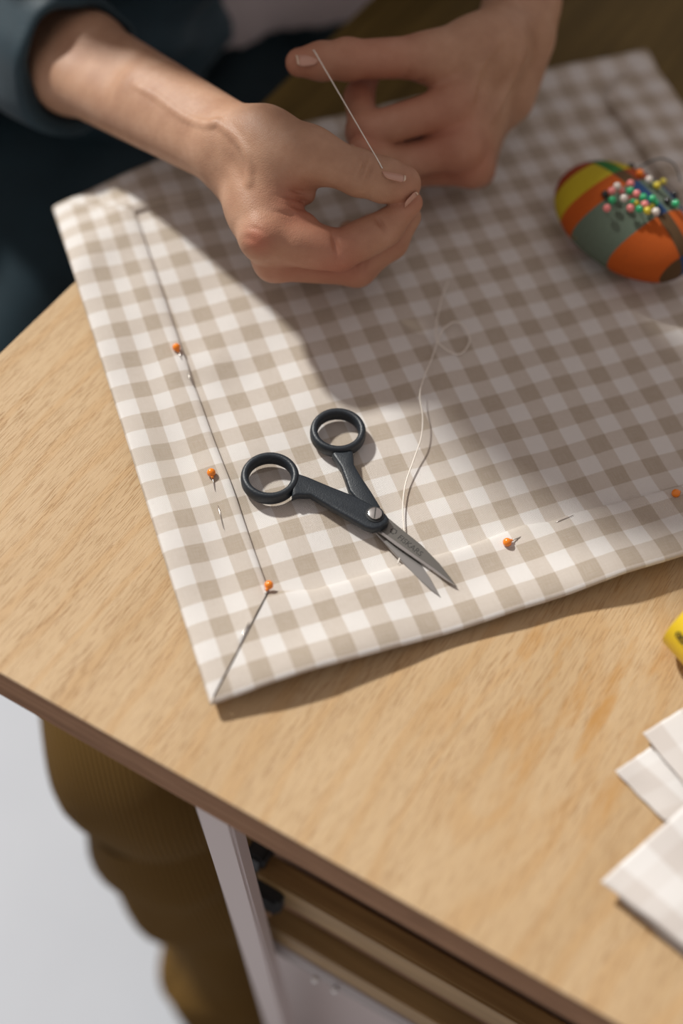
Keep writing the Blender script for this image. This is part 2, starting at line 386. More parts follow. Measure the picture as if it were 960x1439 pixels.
# section of a hem from the outer fold to the inner edge: (fraction of width, extra mm outward offset, height)
SEC = [(0.0, 0.0, -0.0016), (-0.012, 0, -0.0005), (-0.016, 0, 0.0006), (0.0, 0, 0.0017), (0.04, 0, 0.0022)] + \
      [(q, 0, 0.0022 + 0.0004 * math.sin(q * 9)) for q in np.linspace(0.12, 0.94, 12)] + [(0.985, 0, 0.0020), (1.0, 0, 0.0014), (1.0, 0, -0.0004)]
def hem(name, side):
    n = 130; t = np.linspace(0, 1, n)
    P = np.zeros((n, len(SEC), 3)); UV = np.zeros((n, len(SEC), 2))
    ci = {'l': ILO, 'r': IHI}.get(side); cj = {'t': JLO, 'b': JHI}.get(side)
    for k, (q, _, h) in enumerate(SEC):
        qq = min(max(q, 0), 1)
        if side in 'lr':
            inner = (lambda j: w_left(j)) if side == 'l' else (lambda j: w_right(j))
            a0, a1 = (iTL, iBL) if side == 'l' else (iTR, np.array([7.4, 7.05]))
            j0 = JLO + qq * (a0[1] - JLO); j1 = JHI + qq * (a1[1] - JHI)
            g = np.interp(t, [0, 0.3], [0.002 if side in 'lt' else 0.035, 0.035]) * (1 if q > 0.02 else 0); j = (j0 + g) + (j1 - j0 - 2 * g) * t
            jn = a0[1] + (a1[1] - a0[1]) * t
            i = ci + (inner(jn) - ci) * q
            P[:, k] = cloth_pt(i, j, h + (0.0028 * sstep(0.1, 0.9, q) * (q < 1 or h > 0) if side == 'r' else 0)); UV[:, k] = np.stack([2 * ci - i, j], -1)
        else:
            inner = (lambda i: w_top(i)) if side == 't' else (lambda i: w_bot(i))
            a0, a1 = (iTL, iTR) if side == 't' else (iBL, np.array([7.4, 7.05]))
            i0 = ILO + qq * (a0[0] - ILO); i1 = IHI + qq * (a1[0] - IHI)
            g = np.interp(t, [0, 0.3], [0.002 if side in 'lt' else 0.035, 0.035]) * (1 if q > 0.02 else 0); i = (i0 + g) + (i1 - i0 - 2 * g) * t
            im = a0[0] + (a1[0] - a0[0]) * t
            j = cj + (inner(im) - cj) * q
            P[:, k] = cloth_pt(i, j, h); UV[:, k] = np.stack([i, 2 * cj - j], -1)
    # close the mitred ends
    if side in 'lt' and side == 'l' or side == 'b': pass
    o = grid_mesh(name, P if side in 'rb' else P[::-1], UV if side in 'rb' else UV[::-1], M['gingham'], cloth)
    return o
hems = [hem('hem', s_) for s_ in 'ltbr']
def cloth_top(px, py, hem_=True):    # a point on the cloth's upper side under a pixel of the photograph
    ij = plane_ij(px, py); p = cloth_pt(ij[0], ij[1], 0.0)
    z = p[2] + (0.0024 if hem_ else 0.0); return at(px, py, z)
# ------------------------------------------------------------------ scissors
SZ = CL + 0.0012
sc = empty('scissors', 'small open scissors with black plastic handles lying on the gingham cloth', 'scissors', loc=tuple(at(530, 728, CL)))
def crop(p): return (320 + p[0] / 2.667, 540 + p[1] / 2.667)
def P2(pts, z): return [at(*crop(p), z)[:2] for p in pts]
def ring(name, cx_, cy_, rx, ry, z, parent, h=0.0040, wdt=0.0021):
    c = at(cx_, cy_, z); V = []; F = []; n, m = 56, 14
    for a in range(n):
        th = 2 * math.pi * a / n
        e = np.array([math.cos(th), math.sin(th)]); sx = np.array([rx, ry])
        for b in range(m):
            ph = 2 * math.pi * b / m
            cr, sr = math.cos(ph), math.sin(ph)
            cr = math.copysign(abs(cr) ** 0.8, cr); sr = math.copysign(abs(sr) ** 0.8, sr)
            p = c[:2] + e * (sx + wdt * cr); V.append((p[0], p[1], z + h * sr))
            F.append((a * m + b, ((a + 1) % n) * m + b, ((a + 1) % n) * m + (b + 1) % m, a * m + (b + 1) % m))
    return put(link(name, V, F, M['handle']), parent)
h1 = prism('handle', P2([(246, 326), (262, 334), (300, 347), (390, 385), (480, 420), (560, 462), (592, 486), (606, 505), (600, 522), (575, 538), (545, 546), (515, 536), (400, 470), (310, 416), (262, 416), (240, 424)], SZ + .0075), SZ + 0.0032, SZ + 0.0082, M['handle'], None, 0.0014, 3)
put(h1, sc)
r1 = ring('finger_loop', 379.5, 672, 0.0131, 0.0127, SZ + 0.0052, sc); sub(r1, h1)
h2 = prism('handle', P2([(392, 262), (400, 250), (455, 245), (470, 252), (474, 300), (500, 345), (540, 405), (572, 458), (560, 470), (530, 465), (478, 425), (456, 398), (440, 350), (425, 310)], SZ + .006), SZ + 0.0006, SZ + 0.0066, M['handle'], None, 0.0013, 3)
put(h2, sc)
r2 = ring('finger_loop', 475, 608, 0.0129, 0.0125, SZ + 0.0044, sc); sub(r2, h2)
b2 = prism('blade', P2([(520, 520), (575, 530), (600, 575), (640, 606), (718, 660), (758, 722), (800, 799), (760, 770), (700, 716), (640, 650), (575, 580)], SZ + .0022), SZ + 0.0008, SZ + 0.0023, M['steel'], None, 0.0004, 1); put(b2, sc)
b1 = prism('blade', P2([(545, 520), (590, 492), (610, 507), (660, 548), (728, 603), (795, 672), (838, 728), (860, 758), (822, 734), (770, 695), (700, 648), (630, 600), (560, 552)], SZ + .0038), SZ + 0.0026, SZ + 0.0040, M['steel2'], None, 0.0004, 1); put(b1, sc)
bv = prism('ground_edge', P2([(565, 553), (575, 551), (640, 596), (706, 644), (775, 692), (852, 752), (822, 736), (768, 697), (698, 650), (630, 603)], SZ + .0041), SZ + 0.0038, SZ + 0.0042, M['screw'], None, 0.0); sub(bv, b1)
scx = at(*crop((552, 487)), SZ + .0085)
def disc(name, c, r, h, mat, parent, n=24, bev=0.0004):
    return put(prism(name, [(c[0] + r * math.cos(a), c[1] + r * math.sin(a)) for a in np.linspace(0, 2 * math.pi, n, endpoint=False)], c[2], c[2] + h, mat, None, bev, 2), parent)
disc('washer', scx - np.array([0, 0, 0.0004]), 0.0048, 0.0006, M['black'], sc, bev=0.0002)
scr = disc('screw', scx, 0.0036, 0.0013, M['screw'], sc)
ux = np.array([at(*crop((575, 470)), SZ)[k] - at(*crop((530, 505)), SZ)[k] for k in (0, 1)]); ux /= np.linalg.norm(ux); uy = np.array([-ux[1], ux[0]])
# slot runs across the screw head
ux = np.array([0.45, 0.89])
uy = np.array([-ux[1], ux[0]])
sl = prism('slot', [scx[:2] + ux * a * 0.0033 + uy * b * 0.00035 for a, b in ((-1, -1), (1, -1), (1, 1), (-1, 1))], scx[2] + 0.0011, scx[2] + 0.00135, M['etch']); sub(sl, scr)
def text_mesh(name, txt, size, origin, xdir, mat, z, thick=0.00004, parent=None, bend=None):
    cu = bpy.data.curves.new(name, 'FONT'); cu.body = txt; cu.size = size; cu.align_x = 'CENTER'; cu.align_y = 'CENTER'; cu.extrude = thick
    cu.resolution_u = 3
    t = bpy.data.objects.new(name, cu); COL.objects.link(t)
    me = bpy.data.meshes.new_from_object(t.evaluated_get(bpy.context.evaluated_depsgraph_get())); bpy.data.objects.remove(t)
    co = np.array([v.co[:] for v in me.vertices]); xd = np.array([xdir[0], xdir[1]]) / math.hypot(*xdir); yd = np.array([-xd[1], xd[0]])
    if bend: W = np.array([bend(*c) for c in co])
    else:
        W = np.c_[origin[0] + co[:, 0] * xd[0] + co[:, 1] * yd[0], origin[1] + co[:, 0] * xd[1] + co[:, 1] * yd[1], z + co[:, 2]]
    for v, c in zip(me.vertices, W): v.co = c
    me.materials.clear(); me.materials.append(mat); me.name = name
    o = bpy.data.objects.new(name, me); COL.objects.link(o); return o
p0, p1 = at(*crop((640, 570)), SZ + .004)[:2], at(*crop((728, 640)), SZ + .004)[:2]
tx = text_mesh('etched_lettering', 'FISKARS', 0.0044, (p0 + p1) / 2 , p1 - p0, M['etch'], SZ + 0.00405)
sub(tx, b1)
# the little three-arrow loop etched before the name
lc = at(*crop((622, 551)), SZ + .004)[:2]; V = []; F = []
for k in range(3):
    a0 = k * 2.094 + 0.5
    for a in np.linspace(a0, a0 + 1.5, 6):
        for r in (0.00125, 0.0018): V.append((lc[0] + r * math.cos(a), lc[1] + r * math.sin(a), SZ + 0.00405))
    b = len(V) - 12
    F += [(b + 2 * q, b + 2 * q + 1, b + 2 * q + 3, b + 2 * q + 2) for q in range(5)]
    b = len(V); a = a0 + 1.5
    V += [(lc[0] + r * math.cos(aa), lc[1] + r * math.sin(aa), SZ + 0.00405) for r, aa in ((0.0009, a), (0.0022, a), (0.0015, a + 0.5))]; F.append((b, b + 1, b + 2))
em = link('etched_emblem', V, F, M['etch'], None, False); sub(em, b1)
# ------------------------------------------------------------------ orange-headed pins in the hems
def pin(head, tail, label, visible=(), hz=0.0022):
    h = cloth_top(*head); h = at(head[0], head[1], h[2] + hz); t_ = cloth_top(*tail) + np.array([0, 0, 0.0004])
    r = empty('dressmaking_pin', label, 'pin', 'orange-headed pins along the hems', loc=tuple(h))
    put(ball('head', h, 0.0023, M['orange'], None, 18, 12, (1, 1, 1.0)), r)
    d = t_ - h; d /= np.linalg.norm(d)
    put(tube('collar', [h + d * 0.0018, h + d * 0.0034], [0.0011, 0.0006], M['orange'], None, 8), r)
    put(tube('shaft', [h + d * 0.002, t_ - np.array([0, 0, 0.0012])], 0.00030, M['needle'], None, 6), r)
    if visible:
        a, b = cloth_top(*visible[0]), cloth_top(*visible[1])
        put(tube('point', [a + np.array([0, 0, -0.0006]), a * 0.8 + b * 0.2 + np.array([0, 0, 0.0006]), b + np.array([0, 0, 0.0009])], [0.0003, 0.0003, 0.00012], M['needle'], None, 6), r)
pin((248, 488), (258, 510), 'orange-headed pin on the left hem line, closest to the sewing hand', ((263, 524), (271, 542)))
pin((297, 664), (303, 690), 'orange-headed pin set in the left hem beside the lower scissor loop, its point showing', ((306, 708), (314, 744)))
pin((378, 822), (370, 840), 'orange-headed pin at the mitred corner of the hem near the scissors', ((352, 872), (332, 908)))
pin((713, 762), (739, 751), 'orange-headed pin casting a forked shadow on the bottom hem right of the blades', ((778, 736), (806, 725)))
pin((950, 693), (964, 688), 'orange-headed pin in the bottom hem, furthest from the scissors, in shade')
# ------------------------------------------------------------------ loose thread on the cloth
tp = [(559, 793), (566, 770), (568, 745), (566, 715), (570, 680), (582, 645), (592, 615), (594, 585), (590, 555), (596, 530), (606, 506), (613, 486), (622, 464), (640, 452), (655, 462), (660, 480), (648, 497), (630, 493), (614, 478), (613, 458), (617, 435), (622, 415), (630, 395)]
lift = [0, .0, .001, .0015, .002, .003, .0045, .005, .0045, .003, .001, .0015, .002, .0015, .001, .0006, .0006, .001, .002, .003, .003, .002, .0008]
pts = [cloth_top(u, v, False) + 0 for u, v in tp]; pts = [at(u, v, p[2] + 0.0009 + l_) for (u, v), p, l_ in zip(tp, pts, lift)]
pts[0] = cloth_top(559, 793, True) + np.array([0, 0, 0.0006]); pts[1] = cloth_top(566, 770, True) + np.array([0, 0, 0.0006])
th = tube('sewing_thread', spline(pts, 6), 0.00036, M['thread'], None, 6); tag(th, 'loose cream sewing thread with a small loop, lying on the cloth beside the scissors', 'thread')
# ------------------------------------------------------------------ pincushion
pa, pb = at(806, 236, CL + 0.022), at(958, 382, CL + 0.022)
pc = (pa + pb) / 2; ax = (pb - pa)[:2]; LA = np.linalg.norm(ax) / 2 * 1.00; ax = ax / (2 * LA) ; ax /= np.linalg.norm(ax); ay = np.array([-ax[1], ax[0]])
LB, LC = 0.0345, 0.0215
pcz = CL + 0.0195
def cush_local(P):
    d = P[:2] - pc[:2]; return np.array([d @ ax / LA, d @ ay / LB, (P[2] - pcz) / LC])
cush = empty('pincushion', 'egg-shaped pincushion in orange, yellow and slate plaid on the gingham cloth', 'pincushion', loc=(pc[0], pc[1], CL))
V, UV, F = [], [], []
nu, nv = 72, 40
for a in range(nu):
    th = 2 * math.pi * a / nu
    for b in range(nv + 1):
        ph = -math.pi / 2 + math.pi * b / nv
        x, y, z = math.cos(ph) * math.cos(th), math.cos(ph) * math.sin(th), math.sin(ph)
        y *= 1 - 0.07 * x; z0 = z
        if z < 0: z = -abs(z) ** 1.0 * 0.86
        pk = 1 + 0.004 * math.sin(th * 9 + 1) * math.sin(ph * 3)
        V.append((pc[0] + (ax[0] * x * LA + ay[0] * y * LB) * pk, pc[1] + (ax[1] * x * LA + ay[1] * y * LB) * pk, pcz + z * LC))
        UV.append((0.5 + 0.5 * x + 0.03 * (1 - y * y) * y, 0.5 + 0.5 * y * 0.96 + 0.02 * x))
for a in range(nu):
    for b in range(nv):
        F.append((a * (nv + 1) + b, ((a + 1) % nu) * (nv + 1) + b, ((a + 1) % nu) * (nv + 1) + b + 1, a * (nv + 1) + b + 1))
put(link('stuffed_cover', V, F, M['plaid'], None, True, UV), cush)
def ray_cush(px, py):
    d = ROT.T @ np.array([(px - 480) / FPX, (py - 719.5) / FPX, 1.0]); d /= np.linalg.norm(d)
    sc3 = np.array([1 / LA, 1 / LB, 1 / LC]); o = cush_local(CAM); e = np.array([d[:2] @ ax, d[:2] @ ay, d[2]]) * sc3
    A, B, C = e @ e, 2 * o @ e, o @ o - 1; D = max(B * B - 4 * A * C, 0)
    return CAM + d * (-B - math.sqrt(D)) / (2 * A), d
cols = dict(pink=(0.78, 0.23, 0.22), white=(0.72, 0.66, 0.60), green=(0.02, 0.38, 0.15), yellow=(0.62, 0.50, 0.03), black=(0.008, 0.008, 0.008), orange=(0.85, 0.19, 0.006))
pm_ = {k: plain(k + '_glass_head', v, 0.2, 0, Coat_Weight=0.3) for k, v in cols.items()}
heads = dict(pink=[(105, 580), (160, 388), (270, 390), (370, 305), (440, 420), (378, 455), (370, 580), (530, 540)],
             white=[(220, 335), (295, 470), (580, 260), (655, 620)],
             green=[(165, 490), (370, 385), (515, 460), (400, 510), (470, 590), (618, 478), (655, 522), (880, 530)],
             yellow=[(670, 325), (740, 280), (438, 522), (560, 610), (605, 560)],
             black=[(85, 425), (375, 115), (865, 430), (785, 500)], orange=[(478, 185)])
ORD = ['leftmost', 'second from the left', 'third from the left', 'fourth from the left', 'fifth from the left', 'sixth from the left', 'seventh from the left', 'rightmost']
for cname, hs in heads.items():
    hs = sorted(hs)
    for k, (u, v) in enumerate(hs):
        hit, d = ray_cush(840 + u / 8, 220 + v / 8)
        small = (u, v) in [(378, 455), (400, 510), (438, 522), (270, 390), (655, 522), (605, 560), (740, 280)]
        low = cname == 'black'
        c = hit - d * (0.003 if small or low else 0.0085)
        lab = 'orange-headed pin near the upper end of the plaid pincushion' if len(hs) == 1 else \
            '%s of the %s-headed pins stuck in the plaid pincushion' % (ORD[k] if k < len(hs) - 1 else 'rightmost', cname)
        r = empty('cushion_pin', lab, 'pin', 'glass-headed pins in the pincushion', loc=tuple(c))
        put(ball('head', c, 0.0019 if small else 0.0023, pm_[cname], None, 14, 9), r)
        q = cush_local(c); tgt = np.array([hit[0], hit[1], 0]) ; base = hit + d * 0.004 + np.array([random.uniform(-.002, .002), random.uniform(-.002, .002), -0.004])
        put(tube('shaft', [c, base], 0.0003, M['needle'], None, 5), r)
hA, _ = ray_cush(897, 236); hB, _ = ray_cush(950, 256); hB = hB + np.array([0.003, 0, 0])
cn = tube('cushion_thread', spline([hA + [0, 0, -0.001], at(912, 228, hA[2] + 0.006), at(930, 223, hA[2] + 0.008), at(946, 229, hA[2] + 0.006), at(953, 242, hA[2] + 0.001), hB], 8), 0.0004, M['navy'], None, 6)
tag(cn, 'dark looped thread arching over the upper end of the plaid pincushion', 'thread')
# ------------------------------------------------------------------ rolled tape measure
tape = empty('tape_measure', 'rolled yellow tape measure with black markings on the oak table below the cloth', 'tape measure', loc=tuple(at(965, 915, TT)))
tc = at(981, 862, TT + 0.0225); ta = np.array([0.25, -0.97]); ta /= np.linalg.norm(ta); tn = np.array([ta[1], -ta[0]])   # axis, and the way its near face looks
TL_, TH = 0.020, 0.0004
tl0 = tc[:2] + ta * 0.0195
def roll_pt(a, r, w_): # angle, radius, along the axis
    return (tl0[0] + ta[0] * w_ + tn[0] * math.cos(a) * r, tl0[1] + ta[1] * w_ + tn[1] * math.cos(a) * r, TT + 0.0231 + r * math.sin(a))
WL = -0.0195
V, F = [], []; turns, per = 5, 48
for q in range(turns * per + 1):
    a = 2 * math.pi * q / per + 1.9; r = 0.0120 + 0.0098 * q / (turns * per)
    for rr in (r, r + 0.0011):
        for w_ in (WL, WL + 0.0018 * 0 + 0.0195): V.append(roll_pt(a, rr, w_))
for q in range(turns * per):
    b = q * 4; c = b + 4
    F += [(b + 2, b + 3, c + 3, c + 2), (b + 1, b, c, c + 1), (b, b + 2, c + 2, c), (b + 3, b + 1, c + 1, c + 3)]
b = turns * per * 4; F += [(0, 1, 3, 2), (b, b + 2, b + 3, b + 1)]
band = link('tape_band', V, F, M['yellow'], None, True); sharp(band, 50); put(band, tape)
RO = 0.0120 + 0.0098 + 0.0011
def mark(name, a0, a1, w0, w1):
    V = []; F = []
    for q in range(5):
        a = a0 + (a1 - a0) * q / 4
        V += [roll_pt(a, RO + 0.00012, w0), roll_pt(a, RO + 0.00012, w1)]
        if q: F.append((2 * q - 2, 2 * q - 1, 2 * q + 1, 2 * q))
    o = link(name, V, F, M['ink'], None, False); return sub(o, band)
mark('tick_mark', 1.40, 1.45, WL + 0.0045, 0.0); mark('tick_mark', 1.17, 1.19, WL, WL + 0.005)
for a in (1.62, 1.78, 0.55, 0.35): mark('tick_mark', a, a + 0.025, WL + 0.012, 0.0)
dg = text_mesh('printed_figure', '8', 0.0095, (0, 0), (1, 0), M['ink'], 0, bend=lambda x, y, z: roll_pt(0.36 + x / RO, RO + 0.0002 + z, WL + 0.0080 - y))
sub(dg, band)
# ------------------------------------------------------------------ fabric offcuts at the right edge
def sheet(name, q, zs, label, uv0, parent=None, rep=(2.4, 3.0), wave=0.0012, seed=0, droop=None):
    n, m = 26, 30; V, UV = [], []
    C = [at(p[0], p[1], z) for p, z in zip(q, zs)]
    for a in range(n):
        for b in range(m):
            s_, t_ = a / (n - 1), b / (m - 1)
            p = C[0] * (1 - s_) * (1 - t_) + C[1] * s_ * (1 - t_) + C[2] * s_ * t_ + C[3] * (1 - s_) * t_
            p = p.copy(); p[2] += wave * (math.sin(s_ * 5 + seed) * math.sin(t_ * 6 + seed * 2) + 1) * 0.5
            e = 0.00012 * math.sin(s_ * 21 + seed) + 0.00012 * math.sin(t_ * 17 + seed * 3)
            p[:2] += e if (a in (0, n - 1) or b in (0, m - 1)) else 0
            V.append(p); UV.append((uv0[0] + s_ * rep[0], uv0[1] + t_ * rep[1]))
    F = [(a * m + b, (a + 1) * m + b, (a + 1) * m + b + 1, a * m + b + 1) for a in range(n - 1) for b in range(m - 1)]
    o = link(name, V, F, M['offcut'], None, True, UV)
    if o.data.polygons[0].normal.z < 0: o.data.flip_normals()
    md = o.modifiers.new('thickness', 'SOLIDIFY'); md.thickness = 0.0007; md.offset = 1
    if parent: put(o, parent)
    elif label: tag(o, label, 'fabric', 'pale gingham offcuts on the table')
    return o
def mat_offcut():
    t = NT('offcut_cotton'); sp = t.n('ShaderNodeSeparateXYZ'); t.l(t.coord('UV'), sp.inputs[0])
    f = t.math('FRACT', sp.outputs[0]); k = t.math('GREATER_THAN', f, 0.5); g = t.math('GREATER_THAN', t.math('FRACT', sp.outputs[1]), 0.5)
    c = t.mix(t.math('MULTIPLY_ADD', g, 0.28, t.math('MULTIPLY', k, 0.72)), (0.68, 0.66, 0.64), (0.56, 0.515, 0.48))
    t.bump(t.noise(t.coord(), 1500, 2), 0.3, 0.0004)
    return t.set(Base_Color=c, Roughness=0.95, Specular_IOR_Level=0.1)
M['offcut'] = mat_offcut()
sheet('fabric_offcut', [(864, 1085), (914, 1051), (1010, 1130), (935, 1157)], [TT + .0012, TT + .0012, TT + .002, TT + .0012], 'small pale gingham offcut poking out between two larger ones', (0.5, 0.2), None, (0.9, 1.6), 0.0008, 1)
sheet('fabric_offcut', [(903, 1031), (990, 978), (1090, 1120), (1000, 1152)], [TT + .0042, TT + .0042, TT + .005, TT + .005], 'pale fabric offcut nearest the yellow tape measure, lying on top', (0.56, 0.5), None, (1.6, 1.9), 0.0008, 2)
ofc = empty('fabric_offcut', 'folded pale gingham strip, the offcut closest to the table front edge', 'fabric', 'pale gingham offcuts on the table', loc=tuple(at(940, 1260, TT)))
sheet('lower_fold', [(868, 1262), (985, 1160), (1110, 1330), (1010, 1385)], [TT + .0012] * 4, None, (0.3, 0), ofc, (2, 3), 0.0006, 3)
sheet('middle_fold', [(862, 1252), (985, 1140), (1100, 1310), (1000, 1362)], [TT + .0046] * 4, None, (0.1, 0), ofc, (2, 3), 0.0010, 5)
sheet('upper_fold', [(844, 1239), (985, 1113), (1110, 1280), (1000, 1360)], [TT + .0085, TT + .010, TT + .010, TT + .008], None, (0.62, 0), ofc, (2.1, 3), 0.0016, 4)
# ------------------------------------------------------------------ trestle under the table
trs = empty('trestle_frame', 'pale grey trestle frame with brown wooden rails under the table front edge', 'trestle', loc=(-0.16, -0.2, 0))
din = np.array([-df[1], df[0]]) * (1 if np.array([-df[1], df[0]]) @ de > 0 else -1)        # inwards from the front edge
def bar(name, a, b, wx, wy, mat, bev=0.0015):      # bar from a to b; wx across (along df), wy inward
    a, b = np.array(a), np.array(b); V = []
    for p in (a, b):
        for q in ((0, 0), (1, 0), (1, 1), (0, 1)): V.append((p[0] + df[0] * wx * q[0] + din[0] * wy * q[1], p[1] + df[1] * wx * q[0] + din[1] * wy * q[1], p[2]))
    bm = bmesh.new(); vs = [bm.verts.new(v) for v in V]
    for f in ((3, 2, 1, 0), (4, 5, 6, 7), (0, 1, 5, 4), (1, 2, 6, 5), (2, 3, 7, 6), (3, 0, 4, 7)): bm.faces.new([vs[k] for k in f])
    bmesh.ops.recalc_face_normals(bm, faces=bm.faces)
    bmesh.ops.bevel(bm, geom=list(bm.edges), offset=bev, segments=2, affect='EDGES'); o = bm_link(name, bm, mat); sharp(o, 40); return put(o, trs)
pa_, pb_ = at(270, 1128, 0.715), at(374, 1450, 0.30)
pdir = (pb_ - pa_) / (pb_[2] - pa_[2]); pa_ = pa_ + pdir * (0.7195 - pa_[2]); pb_ = pb_ + pdir * (0.0 - pb_[2])
bar('post', pa_, pb_, 0.021, 0.010, M['palegrey'])
far = np.array([df[0], df[1], 0]) * 0.62
bar('post', pa_ + far, pb_ + far, 0.021, 0.010, M['palegrey'])
def hbar(name, start, L, h, dep, mat):
    a = np.array(start); V = []
    bm = bmesh.new(); bmesh.ops.create_cube(bm, size=1.0)
    for v in bm.verts:
        x, y, z = v.co.x + .5, v.co.y + .5, v.co.z - .5
        v.co = (a[0] + df[0] * L * x + din[0] * dep * y, a[1] + df[1] * L * x + din[1] * dep * y, a[2] + h * z)
    bmesh.ops.recalc_face_normals(bm, faces=bm.faces)
    bmesh.ops.bevel(bm, geom=list(bm.edges), offset=min(h, dep) * 0.12, segments=2, affect='EDGES'); o = bm_link(name, bm, mat); sharp(o, 40); return put(o, trs)
ra, rb = at(358, 1224, 0.565), at(374, 1296, 0.515)
hbar('rail', ra, 0.56, 0.030, 0.014, M['brown']); hbar('rail', rb, 0.56, 0.032, 0.014, M['brown'])
d3 = np.array([df[0], df[1], 0]); n3 = np.array([din[0], din[1], 0])
hbar('end_cap', at(348, 1191, 0.580) - n3 * 0.004, 0.012, 0.022, 0.018, M['black']); hbar('end_cap', at(350, 1238, 0.555) - n3 * 0.004, 0.022, 0.024, 0.018, M['black'])
hbar('lower_rail', at(372, 1316, 0.49), 0.56, 0.022, 0.010, M['greypanel'])
hbar('gap_shade_board', np.array([ra[0], ra[1], 0.718]) + n3 * 0.021 - d3 * 0.004, 0.56, 0.30, 0.006, M['edge'])  # added board, its dark colour stands in for shade behind the rails
hbar('back_panel', at(352, 1330, 0.45) + n3 * 0.03, 0.56, 0.40, 0.006, M['palegrey'])
for k, (u, v) in enumerate([(360, 1306), (443, 1376), (471, 1391)]):
    put(ball('bolt', at(u, v, 0.49 - 0.006 * k), 0.0024, M['screw'], None, 10, 6), trs)
# ------------------------------------------------------------------ signed-distance modelling for the figure
class Field:
    def __init__(s, lo, hi, h):
        s.lo, s.h = np.array(lo), h; s.n = np.ceil((np.array(hi) - s.lo) / h).astype(int) + 1
        s.ax = [s.lo[k] + np.arange(s.n[k]) * h for k in range(3)]
    def new(s): return np.full(s.n, 1.0, np.float32)
    def sub(s, lo, hi):
        a = np.clip(np.floor((np.array(lo) - s.lo) / s.h).astype(int), 0, s.n); b = np.clip(np.ceil((np.array(hi) - s.lo) / s.h).astype(int) + 1, 0, s.n)
        return tuple(slice(x, y) for x, y in zip(a, b))
    def xyz(s, sl): return np.meshgrid(*[s.ax[k][sl[k]] for k in range(3)], indexing='ij', sparse=True)
    def cone(s, D, a, b, ra, rb, k=0.0, flat=None):
        """smooth union of D with a capsule whose radius runs from ra to rb; flat = (unit axis, factor) squeezes it along that axis"""
        a, b = np.array(a, float), np.array(b, float); m = max(ra, rb) * 1.6 + k + 0.004
        sl = s.sub(np.minimum(a, b) - m, np.maximum(a, b) + m)
        if any(x.stop <= x.start for x in sl): return
        X, Y, Z = s.xyz(sl); ab = b - a; L2 = ab @ ab + 1e-12
        t = np.clip(((X - a[0]) * ab[0] + (Y - a[1]) * ab[1] + (Z - a[2]) * ab[2]) / L2, 0, 1)
        dx, dy, dz = X - a[0] - t * ab[0], Y - a[1] - t * ab[1], Z - a[2] - t * ab[2]
        q = dx * dx + dy * dy + dz * dz
        if flat is not None:
            f, g = flat; c = dx * f[0] + dy * f[1] + dz * f[2]; q = q + c * c * (g * g - 1)
        d = np.sqrt(q) - (ra + t * (rb - ra)); C = D[sl]
        if k > 0:
            hh = np.maximum(k - np.abs(C - d), 0) / k; D[sl] = np.minimum(C, d) - hh * hh * k * 0.25
        else: D[sl] = np.minimum(C, d)
def smin(A, B, k):
    h = np.maximum(k - np.abs(A - B), 0) / k; return np.minimum(A, B) - h * h * k * 0.25
def surface_nets(D, lo, h):
    I = D < 0; n = np.array(D.shape) - 1
    c = [I[a:a + n[0], b:b + n[1], e:e + n[2]] for a in (0, 1) for b in (0, 1) for e in (0, 1)]
    cnt = sum(x.astype(np.int8) for x in c); cells = np.argwhere((cnt > 0) & (cnt < 8))
    idm = np.full(n, -1, np.int64); idm[tuple(cells.T)] = np.arange(len(cells))
    S = np.zeros((len(cells), 3)); W = np.zeros(len(cells))
    offs = [(a, b, e) for a in (0, 1) for b in (0, 1) for e in (0, 1)]
    val = {o: D[cells[:, 0] + o[0], cells[:, 1] + o[1], cells[:, 2] + o[2]].astype(float) for o in offs}
    for o in offs:
        for k in range(3):
            if o[k] == 0:
                p = tuple(o[q] + (q == k) for q in range(3)); v0, v1 = val[o], val[p]; m = (v0 < 0) != (v1 < 0)
                t = np.where(m, v0 / np.where(m, v0 - v1, 1), 0); e = np.array(o, float)[None] + np.eye(3)[k][None] * t[:, None]
                S += e * m[:, None]; W += m
    V = lo + (cells + S / W[:, None]) * h
    Q = []
    for k in range(3):
        u, v = (k + 1) % 3, (k + 2) % 3
        sl0 = [slice(1, n[q]) for q in range(3)]; sl1 = list(sl0); sl0[k] = slice(0, n[k]); sl1[k] = slice(1, n[k] + 1)
        a, b = I[tuple(sl0)], I[tuple(sl1)]
        base = np.array([1, 1, 1]); base[k] = 0
        for cond, flip in ((a & ~b, False), (~a & b, True)):
            e = np.argwhere(cond) + base
            du, dv = np.zeros(3, int), np.zeros(3, int); du[u] = 1; dv[v] = 1
            q = np.stack([idm[tuple((e - du - dv).T)], idm[tuple((e - dv).T)], idm[tuple(e.T)], idm[tuple((e - du).T)]], 1)
            Q.append(q[:, ::-1] if flip else q)
    Q = np.concatenate(Q); used = np.unique(Q); new = np.full(len(V), -1); new[used] = np.arange(len(used))
    return V[used], new[Q]
def relax(V, Q, it=1, f=0.5):
    for _ in range(it):
        A = np.zeros_like(V); C = np.zeros(len(V))
        for k in range(4):
            a, b = Q[:, k], Q[:, (k + 1) % 4]
            np.add.at(A, a, V[b]); np.add.at(A, b, V[a]); np.add.at(C, a, 1); np.add.at(C, b, 1)
        V = V + f * (A / np.maximum(C, 1)[:, None] - V)
    return V
def nd(v): v = np.array(v, float); return v / np.linalg.norm(v)
UPC = -ROT[2]                                # towards the camera from the table (for choosing the visible side of veins and nails)
